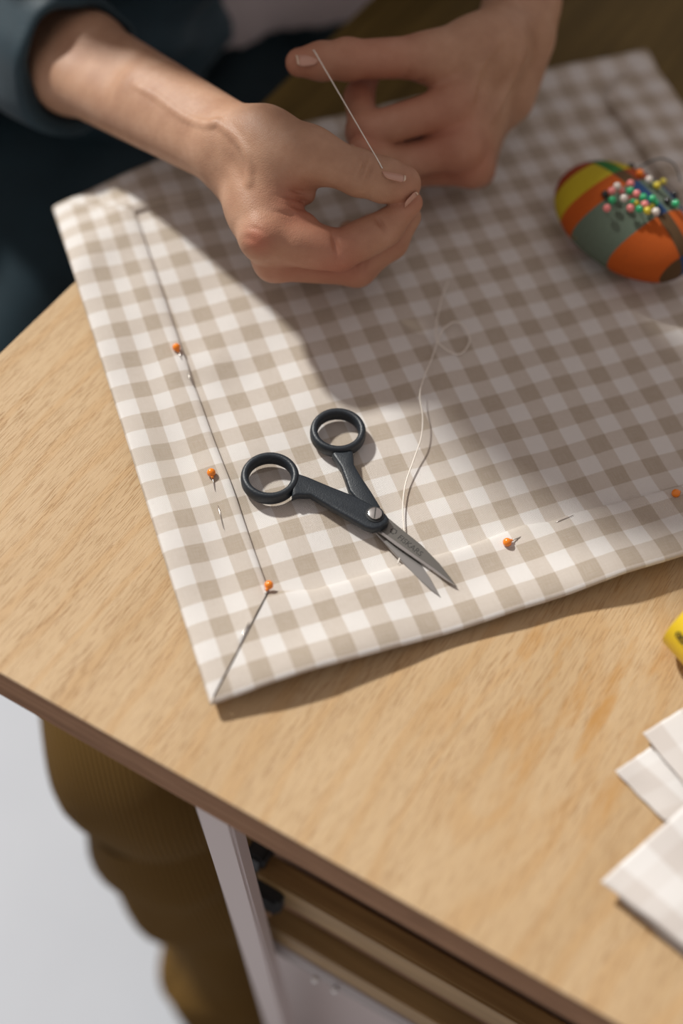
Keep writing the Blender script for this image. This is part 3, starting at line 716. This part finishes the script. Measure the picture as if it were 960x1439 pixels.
# ------------------------------------------------------------------ the person sewing
person = empty('person', 'person in open navy overshirt and grey tee, sewing by hand at the table', 'person', loc=(-0.1, 0.4, 0))
def Wf(s_, d, z):           # frame of the table's left edge: along it, outwards from it, up
    p = e0 + de * s_ + ed_n * d; return np.array([p[0], p[1], z])
R_cuff, R_wr = J(112, 88, 3.4), J(322, 204, 7.2)
R_el = R_cuff + (R_cuff - R_wr) * 1.15
L_wr, L_mid = J(736, 2, 8.0), J(748, -90, 8.5)
L_el = np.array([0.17, 0.37, 0.905])
def chain(Fd, pts, rads, k=0.004):
    D = Fd.new()
    for a, b, ra, rb in zip(pts, pts[1:], rads, rads[1:]): Fd.cone(D, a, b, ra, rb, k)
    return D
GROOVES, FLUSH = [], []
def build_arm(pts_all, lo_pad, fn, h):
    P = np.array(pts_all); Fd = Field(P.min(0) - lo_pad, P.max(0) + lo_pad, h)
    D = fn(Fd); V, Q = surface_nets(D, Fd.lo, h); V = relax(V, Q, 2, 0.4); return V, Q
# ---- right hand (holds the needle): thumb on top, index under it, the others curled below
rT = [J(372, 200, 8.4), J(434, 216, 9.2), J(506, 244, 8.7), J(540, 252, 8.5), J(566, 257, 8.4)]
rI = [J(370, 334, 6.2), J(476, 352, 5.6), J(541, 321, 6.4), J(577, 285, 7.4)]
rM = [J(386, 366, 4.4), J(502, 376, 3.3), J(549, 340, 4.8), J(574, 305, 6.0)]
rR = [J(392, 366, 2.4), J(490, 374, 1.8), J(530, 345, 2.5), J(520, 318, 3.3)]
rP = [J(396, 360, 1.4), J(465, 372, 1.2), J(500, 345, 1.7), J(490, 325, 2.3)]
def right_arm(F):
    palm = F.new()
    fx = nd(R_wr - R_cuff); side = nd(np.cross(fx, UPC))            # across the arm in the picture plane
    for o_, ra, rb in ((0.011, 0.0200, 0.0150), (-0.011, 0.0195, 0.0150)):
        F.cone(palm, R_el + side * o_ * 1.3, R_cuff + side * o_, ra * 1.3, ra, 0.01)
        F.cone(palm, R_cuff + side * o_, R_wr + side * o_ * 0.75, ra, rb, 0.012)
    F.cone(palm, R_cuff * 0.5 + R_wr * 0.5 + UPC * 0.004, R_wr + UPC * 0.004, 0.016, 0.012, 0.012)
    for kn, r0, r1 in ((rI[0], 0.0140, 0.0110), (rM[0], 0.0135, 0.0110), (rR[0], 0.012, 0.0098), (rP[0], 0.011, 0.0088)):
        F.cone(palm, R_wr + (kn - R_wr) * 0.05, kn, r0, r1, 0.012)
    F.cone(palm, R_wr, rT[0], 0.0150, 0.0165, 0.012)
    F.cone(palm, rT[0], rT[1], 0.0165, 0.0125, 0.014)
    web = 0.55 * rT[1] + 0.45 * rT[0]; wb2 = 0.72 * rI[0] + 0.28 * R_wr
    F.cone(palm, web + [0, 0, -.006], wb2, 0.0085, 0.0090, 0.016)
    F.cone(palm, J(385, 225, 8.6), J(385, 300, 6.6), 0.010, 0.010, 0.016)
    # folds of the web between thumb and index
    F.cone(palm, J(388, 276, 7.4), J(432, 275, 7.1), 0.0050, 0.0040, 0.009)
    F.cone(palm, J(398, 298, 7.2), J(430, 312, 6.6), 0.0052, 0.0050, 0.006)
    # palm heel and curled inner hand
    F.cone(palm, J(380, 300, 4.6), J(420, 330, 3.4), 0.013, 0.011, 0.012)
    # knuckle heads and tendons
    F.cone(palm, rI[0] + UPC * 0.003, rI[0] + UPC * 0.003, 0.0096, 0.0096, 0.006)
    F.cone(palm, R_wr + UPC * 0.0135 + side * 0.006, rI[0] * 0.85 + R_wr * 0.15 + UPC * 0.0100, 0.0026, 0.0024, 0.006)
    F.cone(palm, R_wr + UPC * 0.013 + side * -0.010, rT[0] + UPC * 0.0145, 0.0022, 0.0022, 0.007)
    for a, b, c in (((300, 168, 0), (352, 186, 0), (372, 208, 0)), ((255, 150, 0), (282, 172, 0), (318, 190, 0))): pass
    th = chain(F, rT[1:], [0.0130, 0.0114, 0.0110, 0.0092], 0.004)
    F.cone(th, rT[2] + UPC * 0.002, rT[2] + UPC * 0.002, 0.0106, 0.0106, 0.004)
    F.cone(th, rT[3] - [0, 0, 0.002], rT[4] - [0, 0, 0.0022], 0.0102, 0.0086, 0.004)
    ix = chain(F, rI, [0.0118, 0.0102, 0.0088, 0.0066], 0.005)
    F.cone(ix, 0.55 * rI[0] + 0.45 * rI[1], 0.3 * rI[0] + 0.7 * rI[1], 0.0108, 0.0108, 0.006); F.cone(ix, 0.5 * rI[1] + 0.5 * rI[2], 0.35 * rI[1] + 0.65 * rI[2], 0.0099, 0.0096, 0.005)
    md = chain(F, rM, [0.0110, 0.0100, 0.0088, 0.0070], 0.005)
    rg = chain(F, rR, [0.0102, 0.0092, 0.0082, 0.0070], 0.005)
    pk = chain(F, rP, [0.0092, 0.0080, 0.0072, 0.0062], 0.005)
    D = smin(palm, th, 0.010)
    for f, k in ((ix, 0.006), (md, 0.005), (rg, 0.005), (pk, 0.004)): D = np.minimum(D, smin(palm, f, k))
    groove(F, D, skin_on(F, D, 512, 236), nd(rT[3] - rT[1]), [(-0.0044, 0.0022), (-0.0006, 0.0030), (0.0034, 0.0026)], 0.009, 0.0012)
    groove(F, D, skin_on(F, D, 471, 342), nd(rI[1] - rI[0]) + nd(rI[2] - rI[1]), [(0.0, 0.0030)], 0.008, 0.0016)
    groove(F, D, skin_on(F, D, 535, 314), nd(rI[2] - rI[1]) + nd(rI[3] - rI[2]), [(0.0, 0.0026)], 0.0065, 0.0015)
    for (u, v, zz, a, b) in ((418, 268, 7.9, .0016, .0009), (424, 281, 7.7, .0016, .0009), (405, 277, 7.9, .0009, .0007), (418, 292, 7.4, .0012, .0009), (402, 300, 7.3, .0008, .0008)):
        groove(F, D, skin_on(F, D, u, v), nd(J(u, v + 12, zz - .4) - J(u + 2, v - 12, zz + .1)), [(0.0, a)], 0.0075, b)
    for (u, v, du, dv, a) in ((360, 322, 6, -8, .0006), (352, 335, 6, -6, .0006), (500, 378, 10, 2, .0007), (512, 374, 10, 2, .0007), (486, 380, 10, 2, .0005), (478, 352, 8, -4, .0004)):
        groove(F, D, skin_on(F, D, u, v), nd(J(u + du, v + dv, 5) - J(u, v, 5)), [(0.0, a)], 0.006, 0.0009)
    # veins on the back of the hand and along the forearm
    for pts in (((306, 172), (326, 186), (345, 206), (354, 232), (352, 258)), ((190, 120), (225, 138), (255, 162), (290, 176), (306, 172))):
        q = [skin_on(F, D, *u) for u in spline(pts, 5)]; q = relax_line(q)
        for a, b in zip(q, q[1:]): F.cone(D, a - UPC * 0.0020, b - UPC * 0.0020, 0.0015, 0.0015, 0.003)
    FLUSH.extend([(0.5 * rI[0] + 0.5 * rI[1], 0.026, 0.3), (0.5 * rM[0] + 0.5 * rM[1], 0.026, 0.35), (skin_on(F, D, 360, 338), 0.008, 0.9), (rM[0], 0.012, 0.8), (rI[1], 0.016, 0.55), (rI[2], 0.012, 0.45), (rI[3], 0.010, 0.7), (rM[1], 0.012, 0.8), (rT[4], 0.010, 0.5),
                  (J(412, 285, 7.5), 0.014, 0.7), (J(480, 385, 5.0), 0.014, 0.4), (rM[2], 0.012, 0.5)])
    return D
def relax_line(q):
    q = np.array(q)
    for _ in range(4): q[1:-1] = 0.5 * q[1:-1] + 0.25 * (q[:-2] + q[2:])
    return q
def skin_on(F, D, px, py):          # first point of the field's surface under a pixel's ray
    d = ROT.T @ np.array([(px - 480) / FPX, (py - 719.5) / FPX, 1.0]); d /= np.linalg.norm(d)
    for t in np.arange(0.55, 1.0, 0.0005):
        k = np.round((CAM + d * t - F.lo) / F.h).astype(int)
        if (k >= 0).all() and (k < F.n).all() and D[tuple(k)] < 0: return CAM + d * t
    return CAM + d * 0.75
def groove(F, D, c, axis, offs, rad, wd=0.0014):
    c = np.array(c); axis = nd(axis); sl = F.sub(c - rad * 1.6, c + rad * 1.6); X, Y, Z = F.xyz(sl)
    dx, dy, dz = X - c[0], Y - c[1], Z - c[2]; t = dx * axis[0] + dy * axis[1] + dz * axis[2]; q = dx * dx + dy * dy + dz * dz
    fall = np.exp(-q / (rad * rad * 0.5))
    g = 0
    for o_, dep in offs: g = g + dep * np.exp(-((t - o_) / wd) ** 2)
    D[sl] = D[sl] + g * fall
# ---- left hand (draws the thread): thumb stretched out, index bent round behind it, the rest half curled
lT = [J(694, 62, 8.4), J(606, 80, 8.6), J(488, 84, 9.0), J(452, 86, 9.0), J(421, 88, 9.0)]
lI = [J(634, 150, 6.6), J(512, 186, 6.4), J(505, 136, 6.4), J(520, 100, 6.6)]
lM = [J(648, 208, 5.0), J(570, 226, 4.4), J(526, 221, 5.4), J(505, 211, 6.4)]
lR = [J(664, 236, 3.6), J(580, 240, 2.4), J(548, 226, 2.4), J(550, 212, 2.8)]
lP = [J(672, 240, 2.0), J(612, 238, 1.2), J(590, 226, 1.2), J(590, 216, 1.6)]
def left_arm(F):
    palm = F.new()
    side = nd(np.cross(nd(L_wr - L_el), UPC))
    for o_ in (0.010, -0.010):
        F.cone(palm, L_el + side * o_ * 1.5, L_wr + side * o_ * 0.75, 0.027, 0.0145, 0.012)
    for kn, r0, r1 in ((lI[0], 0.0145, 0.0115), (lM[0], 0.0145, 0.0112), (lR[0], 0.0135, 0.0102), (lP[0], 0.0125, 0.0092)):
        F.cone(palm, L_wr + (kn - L_wr) * 0.05, kn, r0, r1, 0.013)
    F.cone(palm, J(745, 60, 6.6), J(720, 140, 4.5), 0.0135, 0.0130, 0.014)
    F.cone(palm, L_wr, lT[0], 0.0150, 0.0165, 0.013)
    F.cone(palm, lT[0], lT[1], 0.0165, 0.0125, 0.014)
    F.cone(palm, 0.6 * lT[0] + 0.4 * lT[1], 0.7 * lI[0] + 0.3 * L_wr, 0.0105, 0.0105, 0.018)
    F.cone(palm, lI[0] + UPC * 0.0045, lI[0] + UPC * 0.0045, 0.0102, 0.0102, 0.006)
    F.cone(palm, lM[0] + UPC * 0.004, lM[0] + UPC * 0.004, 0.0098, 0.0098, 0.006)
    F.cone(palm, lR[0] + UPC * 0.002, lR[0] + UPC * 0.002, 0.0086, 0.0086, 0.006)
    for kn, o_ in ((lI[0], 0.0095), (lM[0], 0.0085), (lR[0], 0.007)):
        F.cone(palm, L_wr + UPC * 0.012 + (kn - L_wr) * 0.2, kn + UPC * (o_ + 0.0015) + (L_wr - kn) * 0.1, 0.0026, 0.0028, 0.006)
    th = chain(F, lT[1:], [0.0122, 0.0106, 0.0102, 0.0080], 0.004)
    F.cone(th, lT[2] + UPC * 0.001 + nd(J(490, 70, 9) - J(490, 84, 9)) * 0.0015, lT[2], 0.0100, 0.0100, 0.004)
    F.cone(palm, lM[0], J(566, 212, 3.6), 0.0095, 0.0085, 0.008)
    ix = chain(F, lI, [0.0115, 0.0098, 0.0080, 0.0068], 0.005)
    md = chain(F, lM, [0.0110, 0.0098, 0.0086, 0.0072], 0.005)
    rg = chain(F, lR, [0.0104, 0.0092, 0.0082, 0.0072], 0.005)
    pk = chain(F, lP, [0.0092, 0.0080, 0.0072, 0.0062], 0.005)
    D = smin(palm, th, 0.010)
    for f, k in ((ix, 0.007), (md, 0.006), (rg, 0.006), (pk, 0.005)): D = np.minimum(D, smin(palm, f, k))
    for u, v in ((488, 70), (496, 72), (481, 71)): groove(F, D, skin_on(F, D, u, v), nd(lT[3] - lT[1]), [(0.0, 0.0008)], 0.007, 0.0010)
    for u, v in ((575, 106), (590, 116)): groove(F, D, skin_on(F, D, u, v), nd(J(u + 6, v - 8, 7) - J(u, v, 7)), [(0.0, 0.0014)], 0.008, 0.0012)
    for pts in (((705, 50), (680, 80), (664, 112), (660, 140)), ((735, 70), (715, 115), (690, 165))):
        q = [skin_on(F, D, *u) for u in spline(pts, 5)]; q = relax_line(q)
        for a, b in zip(q, q[1:]): F.cone(D, a - UPC * 0.0018, b - UPC * 0.0018, 0.0016, 0.0016, 0.004)
    FLUSH.extend([(0.5 * lI[0] + 0.5 * lI[1], 0.024, 0.35), (0.5 * lM[0] + 0.5 * lM[1], 0.026, 0.35), (lI[2], 0.02, 0.4), (0.5 * lR[0] + 0.5 * lR[1], 0.026, 0.4), (0.4 * lT[1] + 0.6 * lT[2], 0.024, 0.4), (lI[0], 0.013, 0.9), (lM[0], 0.012, 1.0), (lR[0], 0.012, 0.9), (lT[4], 0.016, 0.7), (lT[2], 0.012, 0.5), (lI[3], 0.03, 0.5), (lM[3], 0.012, 0.6), (lI[1], 0.012, 0.5), (lP[0], 0.012, 0.8)])
    return D
VR, QR = build_arm([R_cuff + (R_cuff - R_wr) * 0.35, R_wr, *rT, *rI, *rM, *rR, *rP], 0.024, right_arm, 0.0009)
VL, QL = build_arm([L_wr + (L_el - L_wr) * 0.3, L_wr, *lT, *lI, *lM, *lR, *lP], 0.024, left_arm, 0.0012)
def rest(F):                 # arms, trunk, neck and head under the clothes, at a coarser step
    D = F.new()
    F.cone(D, R_el, R_el * .4 + R_cuff * .6, 0.036, 0.024, 0.01); F.cone(D, Wf(.295, .19, 1.02), R_el, 0.050, 0.042, 0.02)
    F.cone(D, L_el, L_wr * 0.75 + L_el * 0.25, 0.040, 0.021, 0.01); F.cone(D, Wf(.61, .14, 1.04), L_el, 0.050, 0.042, 0.02)
    F.cone(D, Wf(.39, .205, .80), Wf(.38, .19, 1.00), 0.095, 0.10, 0.05); F.cone(D, Wf(.52, .17, .80), Wf(.54, .16, 1.00), 0.095, 0.10, 0.05)
    F.cone(D, Wf(.295, .19, 1.02), Wf(.61, .14, 1.04), 0.055, 0.055, 0.05)
    F.cone(D, Wf(.42, .20, 1.03), Wf(.32, .20, 1.10), 0.058, 0.052, 0.04)
    hc = Wf(.262, .188, 1.18); fwd = nd(-np.append(ed_n, 0) + [0, 0, -0.7]); up = nd(np.append(-ed_n, 0) * 0.7 + [0, 0, 1.0])
    sd = np.append(de, 0)
    F.cone(D, hc - fwd * .01, hc + up * .035 - fwd * .02, 0.076, 0.074, 0.03); F.cone(D, hc + fwd * .045 - up * .06, hc + fwd * .02, 0.042, 0.06, 0.03)
    F.cone(D, hc + fwd * .085, hc + fwd * .098 - up * .035, 0.008, 0.012, 0.012)
    F.cone(D, hc + fwd * .078 - up * .062, hc + fwd * .078 - up * .070, 0.012, 0.012, 0.012)
    for q in (-1, 1):
        F.cone(D, hc + sd * .077 * q - fwd * .01 + up * .012, hc + sd * .077 * q - fwd * .01 - up * .03, 0.011, 0.008, 0.008)
        F.cone(D, hc + fwd * .073 + sd * .03 * q + up * .004, hc + fwd * .073 + sd * .03 * q + up * .004, 0.011, 0.011, 0.004)
    return D, (hc, fwd, up, sd)
FB = Field(np.minimum.reduce([R_el, L_el, Wf(.1, .4, .5), Wf(.66, .4, .5), Wf(.1, 0, .5)]) - 0.08, np.maximum.reduce([R_el, L_el, Wf(.36, .1, 1.33), Wf(.66, .4, 1.33), Wf(.1, .4, 1)]) + 0.08, 0.008)
DB, HEAD = rest(FB)
VB, QB = surface_nets(DB, FB.lo, FB.h); VB = relax(VB, QB, 2)
V = np.concatenate([VR, VL, VB]); Q = np.concatenate([QR, QL + len(VR), QB + len(VR) + len(VL)])
body = link('body', V, Q, M['skin']); put(body, person)
fl_ = np.zeros(len(V))
for c, r, a in FLUSH: fl_ += a * np.exp(-((V - c) ** 2).sum(1) / (r * r))
at_ = body.data.attributes.new('flush', 'FLOAT', 'POINT'); at_.data.foreach_set('value', np.clip(fl_, 0, 1))
# ---- fingernails: small curved plates let into the fingertips
def nail(c, along, normal, L, Wd, rad, tip=0.0011):
    along = nd(along); normal = nd(np.array(normal) - along * (np.array(normal) @ along)); ac = np.cross(along, normal)
    def patch(name, u0, u1, mat, lift):
        V, F = [], []; n, m = 9, 11
        for a in range(n):
            u = u0 + (u1 - u0) * a / (n - 1)
            for b in range(m):
                t = -1 + 2 * b / (m - 1); wd = Wd * (1 - 0.28 * max(0, -u) ** 2) * math.sqrt(max(0.05, 1 - max(0, (-u - 0.55) / 0.46) ** 2)); wd *= math.sqrt(max(0.1, 1 - max(0, (u - .6) / .55) ** 2))
                x = t * wd; dz = -(x * x) / (2 * rad) * 1.15 - 0.05 * L * u * u
                V.append(c + along * u * L + ac * x + normal * (dz + lift))
        F = [(a * m + b, a * m + b + 1, (a + 1) * m + b + 1, (a + 1) * m + b) for a in range(n - 1) for b in range(m - 1)]
        o = link(name, V, F, mat); md = o.modifiers.new('thickness', 'SOLIDIFY'); md.thickness = 0.0007; md.offset = -1; return sub(o, body)
    patch('fingernail', -1.0, 0.84, M['nail'], 0.0); patch('nail_edge', 0.84, 1.0, M['nailtip'], 0.0001)
def skin_hit(px, py, Vs, Qs):       # nearest skin vertex of a hand to the ray, on the visible side
    d = ROT.T @ np.array([(px - 480) / FPX, (py - 719.5) / FPX, 1.0]); d /= np.linalg.norm(d)
    r = Vs - CAM; t = r @ d; e = np.linalg.norm(r - t[:, None] * d, axis=1); m = e < 0.0016
    if not m.any(): m = e < e.min() + 0.001
    return CAM + d * t[m].min(), d
ncr, _ = skin_hit(554, 243, VR, QR)
nail(ncr, rT[4] - rT[2], UPC * 0.5 + np.array([0.3, 0.75, 0.45]), 0.0064, 0.0058, 0.0085)
ncl, _ = skin_hit(432, 79, VL, QL)
nail(ncl, lT[4] - lT[2], UPC * 0.8 + np.array([-0.1, 0.5, 0.3]), 0.0062, 0.0056, 0.0085)
ncm, _ = skin_hit(503, 206, VL, QL)
ncm, _ = skin_hit(505, 209, VL, QL)
nail(ncm - UPC * 0.0004, lM[3] - lM[2] + np.array([-.3, 0.1, 0]) * 0.01, UPC * 0.9 + np.array([0, .4, .2]), 0.0042, 0.0042, 0.0065)
nci, _ = skin_hit(579, 283, VR, QR)
nail(nci, rI[3] - rI[2], np.array([0.9, -0.25, 0.15]), 0.0050, 0.0048, 0.007)
# ---- needle between the fingertips and the thread drawn taut from it
nd0, nd1 = J(560, 254, 7.4), J(588, 269, 7.8)
needle = tube('sewing_needle', [nd0, nd0 * .5 + nd1 * .5, nd1], [0.00045, 0.00045, 0.00028], M['needle'], None, 6); tag(needle, 'sewing needle pinched between the right thumb and index finger', 'needle')
ta_, _ = skin_hit(441, 71, VL, QL); tb_, _ = skin_hit(537, 236, VR, QR)
tpts = [J(432, 76, 8.2), ta_ + UPC * 0.0006, ta_ * 0.97 + tb_ * 0.03 + UPC * 0.001]
tpts += [ta_ + (tb_ - ta_) * q + UPC * 0.001 for q in np.linspace(0.08, 0.96, 8)] + [tb_ + UPC * 0.0004, J(548, 243, 7.8)]
tt_ = tube('taut_thread', tpts, 0.00036, M['thread'], None, 6); tag(tt_, 'taut pale thread running between the left thumb and the right thumb', 'thread')
# ---- clothing
def fold(X, Y, Z, a, f, ph):
    return a * (np.sin(f * (X * 0.8 + Z * 1.1) + ph + 1.7 * np.sin(f * 0.5 * (Y - Z))) + 0.6 * np.sin(f * 1.7 * (Y * 0.9 - Z * 0.5 + X * 0.3) + ph * 2))
def over(F):
    D = F.new()
    sh_r, sh_l = Wf(.295, .19, 1.02), Wf(.62, .14, 1.04)
    F.cone(D, sh_r, R_el, 0.070, 0.060, 0.02); F.cone(D, R_el, R_cuff - nd(R_wr - R_cuff) * 0.03, 0.058, 0.040, 0.02)
    ax_ = nd(R_wr - R_cuff)
    L_c = L_wr * 0.55 + L_el * 0.45
    F.cone(D, sh_l, L_el, 0.070, 0.060, 0.02); F.cone(D, L_el, L_c, 0.060, 0.046, 0.02)
    T = F.new()
    for a in (.34, .59):
        F.cone(T, Wf(.445 + (a - .45) * .8, .235 - (a - .34) * .25, .60), Wf(a, .195 - (a - .34) * .2, .99), 0.132, 0.126, 0.05)
    F.cone(T, sh_r, sh_l, 0.072, 0.072, 0.05)
    F.cone(T, Wf(.38, .20, 1.08), Wf(.50, .18, 1.08), 0.088, 0.084, 0.06)          # yoke and collar, out of view, built up to shade the pincushion
    X, Y, Z = np.meshgrid(*F.ax, indexing='ij', sparse=True)
    sC = (X - e0[0]) * de[0] + (Y - e0[1]) * de[1]; dC = (X - e0[0]) * ed_n[0] + (Y - e0[1]) * ed_n[1]
    gap = np.maximum(np.abs(sC - 0.42 - (Z - .70) * .35) - 0.075, dC - 0.18)         # the open front
    T = np.maximum(T, -gap)
    T = np.maximum(T, 0.575 - Z)
    D = smin(D, T, 0.02)
    D = D + fold(X, Y, Z, 0.0035, 75, 0.6) + fold(X, Y, Z, 0.0016, 160, 2.0)
    # hollow the right cuff so the forearm comes out of it
    H = F.new(); F.cone(H, R_cuff - ax_ * 0.045, R_cuff + ax_ * 0.06, 0.034, 0.036, 0.0); D = np.maximum(D, -H)
    H = F.new(); F.cone(H, L_c + (L_el - L_c) * 0.06, L_c + (L_wr - L_c) * 0.5, 0.036, 0.040, 0.0); D = np.maximum(D, -H)
    return D
FO = Field(FB.lo - 0.03, np.array([FB.ax[0][-1], FB.ax[1][-1], 1.24]) + 0.03, 0.0052)
VO, QO = surface_nets(over(FO), FO.lo, FO.h); VO = relax(VO, QO, 4)
shirt = put(link('overshirt', VO, QO, M['navy']), person)
ax_ = nd(R_wr - R_cuff); cu_ = nd(np.cross(ax_, UPC)); cv_ = np.cross(ax_, cu_); V, F = [], []
prof = [(0.0330, -0.030), (0.0345, -0.008), (0.0352, 0.0), (0.0375, 0.0022), (0.0400, 0.0010), (0.0412, -0.004), (0.0420, -0.018), (0.0430, -0.034), (0.0425, -0.040), (0.0400, -0.043)]
for q in range(64):
    a = 2 * math.pi * q / 64; ca, sa = math.cos(a), math.sin(a)
    for k, (r, t) in enumerate(prof):
        r2 = r + 0.0016 * math.sin(3 * a + k * 0.15) + 0.0009 * math.sin(7 * a + 1 + k * .2) + 0.006 * max(0, ca) ** 2 * (k > 2)
        t2 = t + 0.003 * math.sin(2 * a + .5) + 0.0012 * math.sin(5 * a)
        V.append(R_cuff + ax_ * t2 + (cu_ * ca + cv_ * sa) * r2)
np_ = len(prof)
F = [(q * np_ + k, q * np_ + k + 1, ((q + 1) % 64) * np_ + k + 1, ((q + 1) % 64) * np_ + k) for q in range(64) for k in range(np_ - 1)]
sub(link('rolled_cuff', V, F, M['navy']), shirt)
def tee(F):
    D = F.new()
    F.cone(D, Wf(.39, .205, .64), Wf(.37, .18, 1.00), 0.112, 0.105, 0.06); F.cone(D, Wf(.52, .165, .64), Wf(.54, .15, 1.00), 0.112, 0.105, 0.06)
    X, Y, Z = np.meshgrid(*F.ax, indexing='ij', sparse=True); D = np.maximum(D, 0.690 - ((X - e0[0]) * de[0] + (Y - e0[1]) * de[1] - 0.33) * 0.28 - Z)
    return D + fold(X, Y, Z, 0.0022, 60, 1.1)
FT = Field(Wf(.45, .22, .85) - [.26, .26, .24], Wf(.45, .22, .85) + [.26, .26, .36], 0.007)
VT, QT = surface_nets(tee(FT), FT.lo, FT.h); VT = relax(VT, QT, 1)
put(link('t_shirt', VT, QT, M['tee']), person)
# apron over the lap
n, m = 70, 50; V = []
for a in range(n):
    s_ = -0.22 + 0.85 * a / (n - 1)
    for b in range(m):
        t = b / (m - 1); d = -0.03 + 0.27 * t
        z = 0.555 + 0.085 * sstep(0.0, 0.22, d) + 0.02 * sstep(-0.03, 0.02, d) - 0.05 * sstep(0.12, -0.1, s_) * 0.6
        z += 0.012 * math.sin(s_ * 9 + d * 34) * sstep(0, .3, t) + 0.007 * math.sin(d * 70 - s_ * 6 + 1) - 0.030 * math.exp(-((s_ - .36) / .05) ** 2)
        z -= 0.25 * max(0, -0.13 - s_) + 0.0
        V.append(Wf(s_, d, z))
F = [(a * m + b, (a + 1) * m + b, (a + 1) * m + b + 1, a * m + b + 1) for a in range(n - 1) for b in range(m - 1)]
ap = link('apron', V, F, M['navy']); md = ap.modifiers.new('thickness', 'SOLIDIFY'); md.thickness = 0.002; md.offset = -1; put(ap, person)
# hair
hc, fwd, up, sd = HEAD
def hairf(F):
    D = F.new(); F.cone(D, hc - fwd * .018 + up * .006, hc + up * .04 - fwd * .022, 0.083, 0.079, 0.03)
    X, Y, Z = np.meshgrid(*F.ax, indexing='ij', sparse=True)
    c = hc + fwd * 0.05 - up * 0.02; cut = -((X - c[0]) * (-fwd[0] + up[0] * .9) + (Y - c[1]) * (-fwd[1] + up[1] * .9) + (Z - c[2]) * (-fwd[2] + up[2] * .9)) / 1.35
    return np.maximum(D, cut) + fold(X, Y, Z, 0.0016, 220, 0.3)
FH = Field(hc - 0.15, hc + 0.15, 0.006); VH, QH = surface_nets(hairf(FH), FH.lo, FH.h); put(link('hair', VH, QH, M['hair']), person)
# trousers: legs as rings, the shin part bunched in sagging folds above a turned cuff
def leg_rings(stations, folds):
    P = spline([p for p, r in stations], 14); R = np.interp(np.linspace(0, 1, len(P)), np.linspace(0, 1, len(stations)), [r for p, r in stations])
    k = 36; V, UV = [], []
    T = np.gradient(P, axis=0); T /= np.linalg.norm(T, axis=1)[:, None]; u = np.array([-1.0, 0.2, 0.1])
    for q in range(len(P)):
        u = nd(u - T[q] * (u @ T[q])); v = np.cross(T[q], u); f = q / (len(P) - 1)
        for a in range(k):
            th = 2 * math.pi * a / k; r = R[q]
            for c, wd, h_, tilt in folds:
                x = (f - c - tilt * math.cos(th)) / wd
                r += h_ * (0.55 + 0.45 * math.cos(th)) * math.exp(-x * x if x < 0 else -x * x * 9)
            r += 0.0022 * math.sin(th * 3 + f * 22) + 0.0015 * math.sin(th * 5 - f * 31)
            V.append(P[q] + r * (math.cos(th) * u + math.sin(th) * v)); UV.append((a / k if a else 0.0, f))
    F = [(q * k + a, q * k + (a + 1) % k, (q + 1) * k + (a + 1) % k, (q + 1) * k + a) for q in range(len(P) - 1) for a in range(k)]
    F.append(tuple(range((len(P) - 1) * k, len(P) * k)))
    return V, F, UV
stR = [(Wf(.27, .23, .50), .080), (Wf(.20, .12, .50), .076), (at(205, 985, .49), .072), (at(238, 1085, .42), .066), (at(275, 1170, .34), .060), (at(312, 1250, .25), .055), (at(330, 1330, .17), .052), (at(330, 1385, .115), .053)]
foldsR = [(0.52, 0.07, 0.016, 0.015), (0.66, 0.07, 0.016, -0.01), (0.90, 0.05, 0.013, 0.01), (0.995, 0.05, 0.004, 0.0)]
stL = [(Wf(.45, .23, .50), .080), (Wf(.44, .08, .50), .074), (Wf(.43, -.12, .49), .070), (Wf(.43, -.16, .30), .06), (Wf(.43, -.16, .12), .054)]
Va, Fa, Ua = leg_rings(stR, foldsR); Vb, Fb, Ub = leg_rings(stL, foldsR[:2])
put(link('trousers', list(Va) + list(Vb), Fa + [tuple(x + len(Va) for x in f) for f in Fb], M['cord'], None, True, Ua + Ub), person)
def shoe_mesh(ank, toe_dir):
    F = Field(ank - [.2, .2, .12], ank + [.2, .2, .1], 0.006); F.lo[2] = 0.001; F.ax[2] = F.lo[2] + np.arange(F.n[2]) * F.h
    D = F.new(); t = np.array([toe_dir[0], toe_dir[1], 0]); t /= np.linalg.norm(t); a = np.array([ank[0], ank[1], 0])
    F.cone(D, a + [0, 0, .10], a + [0, 0, .05], .040, .042, .02); F.cone(D, a - t * .04 + [0, 0, .04], a + t * .07 + [0, 0, .045], .038, .042, .03); F.cone(D, a + t * .07 + [0, 0, .04], a + t * .16 + [0, 0, .035], .043, .034, .03)
    X, Y, Z = np.meshgrid(*F.ax, indexing='ij', sparse=True); D = np.maximum(D, 0.006 - Z + 0 * X)
    V, Q = surface_nets(D, F.lo, F.h); return relax(V, Q, 1), Q
for st, tdir in ((stR, (-0.3, -1.0)), (stL, (.6, -.8))):
    Vs, Qs = shoe_mesh(np.array(st[-1][0]), tdir); put(link('shoe', Vs, Qs, M['shoe']), person)
